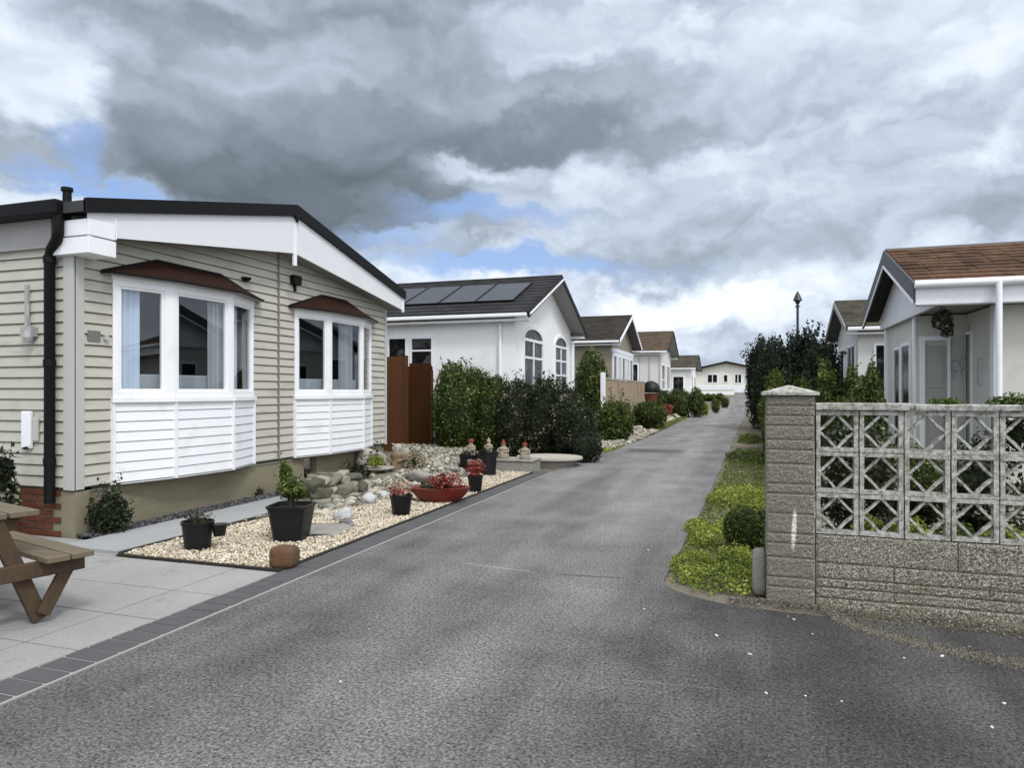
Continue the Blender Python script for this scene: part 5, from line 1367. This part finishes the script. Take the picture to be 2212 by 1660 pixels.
# 11 the twin tubs and what stands on them
for (px, py, r, h, lb) in [(1007, 1026, 0.20, 0.34, 'wide black tub, left one of the two in front of the hedge'), (1047, 1031, 0.17, 0.42, 'tall black tub, right one of the two in front of the hedge')]:
    t, g = pot(lb, px, py, r, h, PLASTIC, taper=0.85, name='black_tub', cat='tub')
    tuft(t, g, 0.12, r * 0.8, 160, 0.05, L_DARK, 'leaves', h - .02, seed=13)
    if px == 1007: TUB = g
    else: TUB2 = g
REDHAT = M('faded_red_paint', (0.20, 0.035, 0.025), 0.7, 0.3, 0.3, 30, 0.2, 60, 0.3)
FIGST = M('painted_figure', (0.30, 0.26, 0.20), 0.8, 0.2, 0.35, 22, 0.2, 60, 0.4, dirt=(0.16, 0.12, 0.08), dk=0.7, ds=20)
for (gx0, gy0, z0, h, hat, lb) in [(TUB.x + .02, TUB.y, 0.32, 0.34, 'round', 'stone gnome with a round red hat, standing on the wide black tub'),
                               (TUB2.x + .02, TUB2.y, 0.40, 0.28, 'cone', 'pale stone gnome standing on the tall black tub')]:
    t = thing('gnome', lb, 'garden gnome', (gx0, gy0, z0), 0, 'garden gnomes'); figure(t, (gx0, gy0, z0), h, FIGST, FIGST, hat, REDHAT if hat == 'round' else FIGST)
# 12 plinth with its gnomes, round stone slab
g = gp(1100, 1022, 0.0)
t = thing('stone_plinth', 'square edged concrete plinth between the black tubs and the round stone slab', 'plinth', (g.x, g.y + .3, 0))
mb = MB(); mb.box(-0.30, 0.42, -0.25, 0.3, -0.02, 0.20); mb.box(-0.32, 0.44, -0.27, 0.32, 0.201, 0.235); mb.build('blockwork', GREYST, t, bev=0.01)
for (dx, h, hat, mt, lb) in [(-0.20, 0.36, 'cone', REDHAT, 'brown hatted gnome at the left end of the concrete plinth'), (0.22, 0.34, 'round', REDHAT, 'gnome with a bright red hat on the right half of the concrete plinth')]:
    t2 = thing('gnome', lb, 'garden gnome', (g.x + dx, g.y + .25, 0.235), 0, 'garden gnomes'); figure(t2, (g.x + dx, g.y + .25, 0.235), h, FIGST, FIGST, hat, mt, 1.25)
g = gp(1180, 1024, 0.0); RX, RY = -3.72, 13.55
t = thing('round_slab', 'broad round pale stone slab on a grey drum at the edge of the lane', 'stone slab', (RX, RY, 0))
mb = MB(); mb.lathe((0, 0, -0.02), [(0.50, 0), (0.54, 0.14)], 30, 1.05, 0.95); mb.build('drum', GREYST, t, smooth=True)
mb = MB(); mb.lathe((0, 0, 0.121), [(0.60, 0), (0.63, 0.02), (0.62, 0.06), (0.30, 0.085), (0.02, 0.09)], 34, 1.08, 0.92); mb.build('slab_top', PALEST, t, smooth=True)
# 13 bushes by the home
g = gp(217, 1163)
bush('round dark leaved bush at the corner of the beige home', [(g.x, g.y + .12, .20, .21, .19, .20), (g.x + .03, g.y + .12, .34, .12, .12, .10)], 1500, 0.042, L_DARK, amp=0.22, seed=44, core=0.6, spikes=26, deep=0.4)
bush('dark leafy shrub against the side wall at the left edge of the picture', [(xy(0, 4.95), 4.95, .40, .13, .16, .38), (xy(6, 4.95), 4.95, .72, .08, .10, .11)], 1800, 0.06, L_DARK, amp=0.2, seed=45, core=0.6, spikes=16)
g = gp(553, 1078)
bush('tiny dark cushion plant in the slate chippings', [(g.x - .1, g.y + .1, .06, .13, .1, .09)], 260, 0.035, L_DARK, seed=46, stem=False, name='cushion_plant', cat='plant')
for (px, py, lb) in [(776, 1005, 'dark spiky plant under the second bow window'), (815, 985, 'low dark plant at the far corner of the beige home')]:
    g = gp(px, py + 45); bush(lb, [(g.x, g.y, .16, .16, .14, .16)], 350, 0.06, L_DARK, seed=47 + px, spikes=8)

# ================================================================== FENCES, HEDGE AND SHRUBS ON THE LEFT
FY = 15.6
pg = thing('timber_gate', 'tall flat brown timber gate beside the beige home', 'gate', (xy(856, FY), FY, 0))
x0, x1, x2 = xy(838, FY), xy(879, FY), xy(934, FY)
mb = MB(); mb.box(-9.6, x1 - 0.07, FY, FY + 0.035, 0.0, zat(771, x0, FY)); mb.build('gate_panel', WOODD, pg, True)
mb = MB(); mb.box(x1 - 0.065, x1 + 0.01, FY - 0.03, FY + 0.06, 0.0, zat(769, x0, FY)); mb.build('gate_post', WOODD, pg, True, bev=0.008)
fl_ = thing('louvre_fence', 'arched brown louvred fence panel between the timber gate and the hedge', 'fence panel', (x2 - .3, FY, 0))
zt = zat(783, x2, FY); mb = MB(); n = 30; cxm = (x1 + .02 + x2) / 2; hwm = (x2 - x1 - .02) / 2
for k in range(n):
    z0 = 0.03 + (zt - 0.05) * k / n; dz = (zt - 0.05) / n
    r_ = max(0.0, (z0 - (zt - 0.22)) / 0.22); w = hwm * (1 - r_ ** 2) ** 0.5 if r_ < 1 else 0
    w = hwm if r_ <= 0 else hwm * (0.35 + 0.65 * math.sqrt(max(0, 1 - r_ ** 2)))
    mb.prism([(cxm - w, FY + 0.045, z0), (cxm - w, FY + 0.012, z0 + dz * 0.95 + .004), (cxm - w, FY + 0.0, z0 + dz * 0.95), (cxm - w, FY + 0.035, z0 - .006)], (2 * w, 0, 0))
mb.build('slats', WOODD, fl_, True)
mb = MB(); mb.box(x2 - 0.035, x2, FY - 0.02, FY + 0.055, 0, zt - .2); mb.box(x1 + 0.012, x1 + 0.045, FY - 0.02, FY + 0.055, 0, zt - .2); mb.build('frame', WOODD, fl_, True)
hb = []
def hblob(px0, px1, pt, X_off=0.0, Yc=15.45, ry=0.75):
    X0, X1 = xy(px0, Yc), xy(px1, Yc); xc = (X0 + X1) / 2; zt_ = zat(pt, xc, Yc); return (xc, Yc + X_off, zt_ * 0.42, (X1 - X0) / 2 * 1.05, ry, zt_ * 0.52)
bush('tall bright topped green hedge next to the louvred fence', [hblob(945, 1015, 768), hblob(985, 1065, 783), hblob(1035, 1105, 800), hblob(955, 1060, 800, -0.25)], 26000, 0.058, L_HEDGE, amp=0.07, seed=60, name='hedge', cat='hedge', spikes=110, core=0.90, deep=0.14, fr=7)
bush('dark twiggy hedge with pale new leaves reaching the lane edge', [hblob(1080, 1170, 812, -.1), hblob(1140, 1230, 808, -.1), hblob(1195, 1268, 830, -.15), hblob(1235, 1290, 868, -.2, 15.2, .6)], 28000, 0.058, L_DARK, amp=0.09, seed=61, name='hedge', cat='hedge', spikes=200, core=0.90, deep=0.16, fr=7)
g = gp(1262, 1002); bush('low dark clipped shrub at the lane end of the hedge', [(g.x, g.y + .3, .30, .32, .3, .36)], 1300, 0.06, L_FIR, seed=62)
# small plant spilling by the round slab
g = gp(1235, 985); bush('straggly pale flowered plant behind the round stone slab', [(g.x - .25, g.y + .2, .38, .5, .3, .26)], 900, 0.06, F_DRY, seed=63, core=0.3, deep=0.7)
# grass strip at the lane edge
def grass(name, poly, n, size, mat, zf=None, zr=0.04):
    P = scatter(poly, n); z = gh(P[:, 0], P[:, 1]) + RNG.uniform(0, zr, len(P))
    N = np.tile([0, 0, 1.0], (len(P), 1)); V, F = leaf_quads(np.column_stack([P, z]), N, size, 0.4, 1.4)
    return tag(fast_mesh(name, V, F, mat), None, None, kind='stuff')
grass('grass', [(-3.45, 14.6), (-3.05, 17.5), (-3.1, 19.0), (-3.4, 19.2), (-3.9, 17.5), (-3.6, 15.2)], 7000, 0.05, L_BRIGHT)
grass('verge_grass', [(-3.0, 24.5), (-2.98, 30), (-2.98, 42), (-3.3, 42), (-3.45, 30), (-3.3, 25)], 7000, 0.07, L_COVER)
# rockery beyond the hedge
P = scatter([(-3.2, 17.6), (-3.0, 21), (-3.0, 26), (-4.2, 27), (-5.2, 22.5), (-4.9, 17.6)], 3600)
o = pebbles('rubble_stones', np.column_stack([P, gh(P[:, 0], P[:, 1]) + RNG.uniform(0, .05, len(P))]), 0.06, RUBBLE, 0.6); tag(o, None, None, kind='stuff')
k = 0
rk = [(1312, 948, .55, .30, 'flat pale rock lying lowest in the rockery'), (1330, 930, .42, .28, 'grey rock in the middle of the rockery'), (1352, 938, .40, .22, 'long pale rock at the lane side of the rockery'),
      (1378, 932, .45, .2, 'white rock at the right end of the rockery'), (1300, 920, .35, .4, 'upright white rock half hidden by the hedge end'), (1340, 915, .3, .3, 'dark edged rock below the left green bush'), (1362, 920, .35, .25, 'pale rock below the rounded green bush')]
for (px, py, w, h, lb) in rk:
    rock(lb, px, py, w, w * .7, h, WHITEST if k % 2 == 0 else PALEST, 80 + k, 'rocks in the rockery', rz=k); k += 1
rock('pale upright stone ornament beside the hedge', 1299, 915, .22, .2, .62, WHITEST, 90, name='stone_ornament', cat='ornament', amp=0.25, boxy=0)
# rusty fence panel
rp = thing('panel_fence', 'low fence of peeling pink and cream panels in front of the third home', 'fence', (-4.2, 26.5, 0))
FP = Frame((-4.2, 21.7), (-4.2, 31.2)); mb = MB()
for kk in range(38): wb(mb, FP, kk * .25, kk * .25 + .235, 0.05, 1.86 + random.uniform(-.02, .02), 0, 0.03)
mb.build('boards', SALMON, rp, True)
mb = MB(); wb(mb, FP, -0.14, 0.0, 0, 2.08, -.06, .08); mb.build('end_post', WHITE, rp, True, bev=0.01)
mb = MB(); wb(mb, FP, 0.0, 9.5, 1.87, 1.92, -.02, .05); mb.build('top_rail', PALEST, rp, True)
# black domed thing on a brown stand
bx0, by0 = -3.95, 31.6; gz0 = gh1(bx0, by0)
bb_ = thing('kettle_barbecue', 'black dome on a rusty brown stand at the right end of the peeling fence', 'barbecue', (bx0, by0, gz0))
mb = MB(); mb.lathe((0, 0, 1.42 - gz0), [(0.40, 0.0), (0.42, 0.05), (0.42, 0.20), (0.34, 0.38), (0.18, 0.50), (0.02, 0.54)], 22); mb.build('dome', PLASTIC, bb_, smooth=True)
mb = MB(); mb.lathe((0, 0, 0), [(0.22, 0), (0.20, 0.6), (0.28, 1.2 - gz0), (0.36, 1.40 - gz0)], 16); mb.build('stand', M('rust_stand', (0.16, 0.06, 0.035), 0.85, 0.2, 0.3, 6), bb_, smooth=True)
def BG(px, Y, X=None): return (xy(px, Y) if X is None else X)
def gbush(label, px0, px1, ptop, Y, pbot=None, mat=L_MID, n=2500, size=0.07, seed=1, blobs=1, amp=0.15, spikes=0, name='shrub', cat='shrub', group='garden shrubs', depth=None, core=0.8, deep=0.25):
    X0, X1 = xy(px0, Y), xy(px1, Y); xc = (X0 + X1) / 2; zt_ = zat(ptop, xc, Y); z0 = gh1(xc, Y); rx = (X1 - X0) / 2
    bl = []
    for i in range(blobs):
        f = (i + .5) / blobs; hh = (zt_ - z0) * (1.0 if blobs == 1 else random.uniform(.86, 1.0))
        bl.append((X0 + (X1 - X0) * f, Y + random.uniform(-.15, .15), z0 + hh * 0.44, rx / blobs * (1.0 if blobs == 1 else 1.3), depth or max(rx * .9, .3), hh * 0.50))
    return bush(label, bl, n, size, mat, group, name, cat, amp, seed, spikes, core=core, deep=deep)
gbush('round green bush in front of the pale end post of the peeling fence', 1288, 1370, 862, 20.6, mat=L_MID, n=3000, size=.08, seed=101, amp=.2, spikes=40)
gbush('dark rounded clipped bush in front of the pink end of the peeling fence', 1362, 1443, 863, 28.0, mat=L_HEDGE, n=4200, size=.075, seed=102)
gbush('large dark ball shaped tree standing against the side of the third home', 1242, 1314, 744, 25.2, mat=L_HEDGE, n=5200, size=.10, seed=103, name='ball_tree', cat='tree', depth=.9)
gbush('dark clipped hedge in front of the fourth home', 1414, 1480, 834, 38, mat=L_HEDGE, n=4500, size=.09, seed=104, blobs=2, name='hedge', cat='hedge', depth=.8)
gbush('bright topped clipped hedge in front of the fifth home', 1462, 1519, 832, 41, mat=L_HEDGE, n=4500, size=.09, seed=105, blobs=2, name='hedge', cat='hedge', depth=.8)
gbush('small yellow green shrub at the lane edge, nearer of two', 1510, 1532, 866, 44, mat=L_BRIGHT, n=900, size=.08, seed=106)
gbush('small yellow green shrub at the lane edge, farther of two', 1536, 1556, 858, 48, mat=L_MID, n=900, size=.09, seed=107)
gbush('low dark green shrub nearest the closing home', 1556, 1576, 856, 54, mat=L_HEDGE, n=700, size=.09, seed=108)
gbush('low clipped hedge along the left edge of the far bend in the lane', 1508, 1562, 848, 62, mat=L_HEDGE, n=2600, size=.10, seed=109, blobs=4, name='hedge', cat='hedge', depth=1.2)
wl_ = thing('low_wall', 'low white wall beside the lane in front of the closing home', 'wall', (xy(1575, 71), 71, gh1(-2, 71)))
mb = MB(); mb.box(xy(1510, 71), xy(1586, 71), 71, 71.2, gh1(-2, 71) - .4, gh1(-2, 71) + .42); mb.build('wall_body', STUCCO, wl_, True)
mb = MB(); mb.box(xy(1509, 71), xy(1587, 71), 70.96, 71.24, gh1(-2, 71) + .421, gh1(-2, 71) + .47); mb.build('coping', CONC, wl_, True)
# red flowering tub on a stone block
x_, y_ = -3.75, 36.3; z_ = gh1(x_, y_)
t = thing('red_tub', 'low red tub of red flowers below the dark clipped hedge', 'planter', (x_, y_, z_))
mb = MB(); mb.lathe((0, 0, 0), [(0.22, 0), (0.30, 0.22), (0.31, 0.26), (0.27, 0.26)], 16); mb.build('tub', TERRA, t, smooth=True)
tuft(t, Vector((x_, y_, 0)), 0.32, 0.34, 420, 0.09, F_RED, 'red_flowers', z_ + 0.22, seed=14)
P = scatter([(-3.05, 29), (-3.0, 44), (-3.3, 50), (-4.2, 46), (-4.1, 30)], 5200)
o = pebbles('pale_gravel', np.column_stack([P, gh(P[:, 0], P[:, 1]) + .005]), 0.05, GRAVEL, 0.5); tag(o, None, None, kind='stuff')
# parked vehicle-like low white wall by the far home
# ================================================================== THE RIGHT HAND VERGE AND GARDEN
def cover(label_name, blobs, n, size, mat, seed, amp=.2):
    P, N = sample_crown(blobs, n, amp, seed, 0.0, 0.5, 5.0)
    V, F = leaf_quads(P, N, size, 0.7, 0.8)
    return tag(fast_mesh(label_name, V, F, mat), None, None, kind='stuff')
def cov(px, py, r, ry, h): g = gp(px, py); return (g.x, g.y + ry, 0.0, r, ry, h)
cover('ground_cover', [cov(1545, 1285, .27, .42, .14), cov(1500, 1245, .20, .35, .11), cov(1600, 1290, .18, .30, .13), cov(1520, 1190, .19, .38, .16), cov(1475, 1262, .10, .22, .08), cov(1560, 1180, .2, .4, .17), cov(1470, 1240, .12, .3, .09), cov(1500, 1160, .14, .35, .12), cov(1590, 1250, .2, .4, .17)], 24000, 0.024, L_BRIGHT, 120)
cover('low_plants', [cov(1575, 1100, .33, .55, .24), cov(1625, 1110, .3, .6, .26), cov(1545, 1090, .14, .3, .10)], 9500, 0.03, L_BRIGHT, 121)
cover('verge_plants', [cov(1600, 1000, .35, .9, .2), cov(1640, 1005, .4, .9, .26), cov(1620, 960, .35, 1.2, .25)], 8000, 0.045, L_LIME, 122)
P = scatter([(-.54, 5.8), (-.47, 9), (-.3, 16), (.4, 16), (.3, 5.8)], 10000)
V, F = leaf_quads(np.column_stack([P, RNG.uniform(0, .04, len(P))]), np.tile([0, 0, 1.], (len(P), 1)), 0.035, .6, 1.2)
tag(fast_mesh('sparse_ground_cover', V, F, L_COVER), None, None, kind='stuff')
g = gp(1612, 1208)
bush('small round dark green bush against the pier on the verge', [(g.x + .02, g.y + .25, .20, .23, .23, .235)], 5200, 0.026, L_HEDGE, seed=123, core=0.86, amp=.08)
t = rock('small worn grey stone stump at the foot of the pier', 1640, 1283, 0.10, 0.12, 0.34, GREYST, 124, boxy=0.7, amp=0.05, name='stone_stump', cat='stone')
# dark clipped hedge running along the lane, then the shrubs above the wall
hb = []
for yy in np.arange(16.5, 40, 2.2):
    hb.append((lerp(RE, yy) + 1.25 + random.uniform(-.05, .1), yy, 0.72, 0.58, 1.5, 0.84 + random.uniform(-.05, .06)))
bush('long dark clipped hedge along the right side of the lane', hb, 20000, 0.075, L_HEDGE, name='hedge', cat='hedge', seed=130, core=.88, amp=.1)
gbush('pale green rounded shrub just left of the pier cap', 1645, 1705, 784, 15.0, mat=L_LIME, n=6500, size=.05, seed=131, amp=.14, spikes=8)
gbush('low green shrub showing above the pier cap', 1692, 1768, 798, 13.4, mat=L_LIME, n=6500, size=.05, seed=132, spikes=8)
gbush('tall dark green bush behind the first pierced blocks', 1762, 1856, 756, 11.6, mat=L_HEDGE, n=9500, size=.05, seed=133, amp=.16, spikes=15, blobs=2)
gbush('mid green bush touching the corner of the cream home', 1842, 1918, 772, 10.8, mat=L_HEDGE, n=8000, size=.048, seed=134, amp=.15, spikes=10)
gbush('low dark bush in the gap behind the wall top', 1775, 1860, 835, 10.2, mat=L_HEDGE, n=3500, size=.05, seed=135)
def tree(label, px0, px1, ptop, Y, seed, n=9000, size=.13, nb=5, mat=L_FIR, spikes=160):
    X0, X1 = xy(px0, Y), xy(px1, Y); z0 = gh1((X0 + X1) / 2, Y); zt_ = zat(ptop, (X0 + X1) / 2, Y); r = random.Random(seed)
    t = thing('tree', label, 'tree', ((X0 + X1) / 2, Y, z0), 0, 'dark trees behind the hedge'); bl = []
    W = X1 - X0
    for i in range(nb):
        f = (i + .5) / nb; hh = zt_ * (0.78 + 0.18 * math.sin(PI * f)) * r.uniform(.88, 1.0)
        bl.append((X0 + W * f, Y + r.uniform(-.5, .5), hh * 0.62, W / nb * 1.05, W / nb * 1.2, hh * 0.40))
    bl.append(((X0 + X1) / 2, Y, zt_ * .42, W * .5, W * .4, zt_ * .38))
    foliage(t, bl, n, size, mat, 0.2, seed, z0 + .1, .78, 'crown', spikes=spikes, deep=.4)
    stems(t, ((X0 + X1) / 2, Y, z0 - .05), [(b[0], b[1], b[2]) for b in bl[:nb]], .12, .04, BARK, 'trunk'); return t
tree('spiky dark evergreen standing tallest at the right of the lane', 1622, 1722, 722, 30, 140, spikes=260)
tree('broad black green tree behind the lamp post', 1690, 1802, 712, 27, 141, n=11000, spikes=200)
tree('dense dark tree touching the olive roofed home', 1755, 1815, 728, 20, 142, n=6500, size=.09, nb=3, spikes=80)
gbush('spiky shrub forming the left edge of the dark trees', 1610, 1700, 742, 29.2, mat=L_FIR, n=6500, size=.10, seed=143, amp=.22, spikes=150, depth=1.0)
# flat dark roof behind the trees
# lamp post
LX, LY = xy(1723, 34.0), 34.0; zt_ = zat(628, LX, LY)
t = thing('street_lamp', 'black lamp post with a bell shaped lantern rising behind the dark trees', 'street lamp', (LX, LY, 0))
mb = MB(); mb.tube([(0, 0, 0), (0, 0, 1.0), (0, 0, 1.05), (0, 0, zt_ - .55)], [0.09, .08, .06, .055], 12); mb.build('post', POSTM, t, smooth=True)
mb = MB(); mb.tube([(-.12, 0, zt_ - .72), (.12, 0, zt_ - .72)], .022, 8); mb.tube([(0, 0, zt_ - .8), (0, 0, zt_ - .66)], .065, 10); mb.build('ladder_bar', POSTM, t, smooth=True)
mb = MB(); mb.lathe((0, 0, zt_ - .45), [(.05, -.10), (.11, -.06), (.20, 0), (.18, .05), (.11, .24), (.08, .30), (.02, .42)], 14); lo_ = mb.build('lantern', POSTM, t, smooth=True)
mb = MB(); mb.lathe((0, 0, zt_ - .62), [(.05, 0), (.09, .05), (.10, .10)], 12); mb.build('lamp_glass', MATS['dark_glass'], lo_, smooth=True)
# hanging basket on the porch beam
hx, hy = xy(2036, 11.2), 11.2; hz = zat(696, hx, hy)
t = thing('hanging_basket', 'dark hanging basket under the porch beam of the cream home', 'hanging basket', (hx, hy, hz))
foliage(t, [(hx, hy, hz + .03, .12, .11, .14), (hx + .05, hy, hz - .10, .08, .08, .12)], 900, 0.05, L_DARK, .2, 150, core=.8)
mb = MB()
for a in range(3): mb.tube([(hx + .1 * math.cos(a * 2.1), hy + .1 * math.sin(a * 2.1), hz + .05), (hx, hy, 2.72)], .004, 5)
mb.build('chain', BLACK, t, True)
# ivy on the coping
for (px, n, lb) in [(2043, 320, 'tuft of moss and ivy on the wall coping'), (2196, 700, 'larger tangle of ivy on the coping at the right edge')]:
    x = xy(px, WY + .05); w = .09 if n < 400 else .17
    t = thing('ivy', lb, 'ivy', (x, WY + .05, 1.41)); foliage(t, [(x, WY + .05, 1.42, w, .06, .035 if n < 400 else .06)], n, .022, L_MID, .3, px, None, core=.6)
t = thing('ivy', 'leafy climber hanging over the pierced blocks at the right edge', 'ivy', (xy(2200, WY), WY, 1.2)); foliage(t, [(xy(2206, WY), WY + .12, 1.2, .12, .08, .2)], 900, .03, L_DARK, .3, 9, None, core=.5)
# shrubs and rubble behind the screen
P = scatter([(.55, 5.6), (5.5, 5.6), (5.5, 11.2), (3.4, 11.2), (2.6, 12.5), (.7, 12.5)], 9000)
tag(pebbles('garden_stones', np.column_stack([P, RNG.uniform(-.01, .02, len(P))]), 0.035, RUBBLE, 0.6), None, None, kind='stuff')
rs = random.Random(5)
lbs = ['low bright plant behind the first column of pierced blocks', 'low bright plant behind the second column of pierced blocks', 'low bright plant behind the third column of pierced blocks', 'low bright plant behind the fourth column of pierced blocks']
for i in range(4):
    x = .62 + i * .28 + .28; y = 6.5
    bush(lbs[i], [(x * 1.12, y, .22, .17, .2, .22)], 1300, .035, L_BRIGHT if i != 2 else L_MID, 'low plants behind the screen', seed=160 + i, name='low_plant', cat='plant', core=.8)
bush('dark shrub filling the first column of the pierced screen', [(1.05, 7.6, .60, .36, .4, .62)], 3800, .05, L_DARK, seed=170, amp=.2)
bush('dark green shrub behind the second column of the pierced screen', [(1.7, 8.4, .45, .42, .4, .50)], 3000, .05, L_HEDGE, seed=171, amp=.2)
bush('sparse dark shrub behind the middle of the pierced screen', [(2.05, 7.4, .50, .34, .35, .62)], 2200, .06, L_DARK, seed=172, amp=.25, core=.5, deep=.6)
bush('pale dry shrub behind the right part of the pierced screen', [(2.6, 7.2, .42, .32, .3, .5)], 1800, .06, F_DRY, seed=173, amp=.25, core=.5, deep=.6)
bush('dark leafy shrub behind the screen at the right edge', [(2.75, 6.6, .55, .32, .4, .65)], 2600, .05, L_MID, seed=174, amp=.2)
# grit washed up along the foot of the wall
n_ = 9000; xs = RNG.uniform(-.1, 4.2, n_); edge_ = 5.27 - 0.10 * np.maximum(xs - .3, 0) ** 0.9; ys = edge_ + 0.05 - np.abs(RNG.normal(0, 0.12, n_)) + .03 * np.sin(xs * 6)
ys = np.where((xs > PX0 - .02), np.minimum(ys, 5.285), ys)
tag(octas('grit', np.column_stack([xs, ys, np.full(n_, 0.003)]), 0.0065, GRIT, .6), None, None, kind='stuff')
# a dull band of dried silt curving away from the wall
n_ = 9000; t__ = RNG.uniform(0, 1, n_); g0, g1_, g2_ = gp(1790, 1330), gp(1930, 1390), gp(2230, 1440)
bxs = (1 - t__) ** 2 * g0.x + 2 * t__ * (1 - t__) * g1_.x + t__ ** 2 * g2_.x; bys = (1 - t__) ** 2 * g0.y + 2 * t__ * (1 - t__) * g1_.y + t__ ** 2 * g2_.y
tag(octas('silt', np.column_stack([bxs, bys + RNG.normal(0, .055, n_), np.full(n_, 0.001)]), 0.0045, GRIT, .5), None, None, kind='stuff')

# loose white stones kicked onto the tarmac
pp = [gp(px, py) for px, py in ((1392, 1318), (1702, 1334), (1715, 1340), (1755, 1372), (1620, 1416), (1953, 1424), (2034, 1420), (2168, 1522), (2143, 1574), (1740, 1506), (1818, 1518), (1548, 1375), (735, 1475), (2005, 1345), (1400, 1190), (1470, 1250), (1655, 1500))]
P = np.array([(q.x, q.y, 0.004) for q in pp])
tag(pebbles('loose_stones', P, 0.011, M('loose_white_stone', (0.62, 0.61, 0.58), 0.8), 0.5), None, None, kind='stuff')
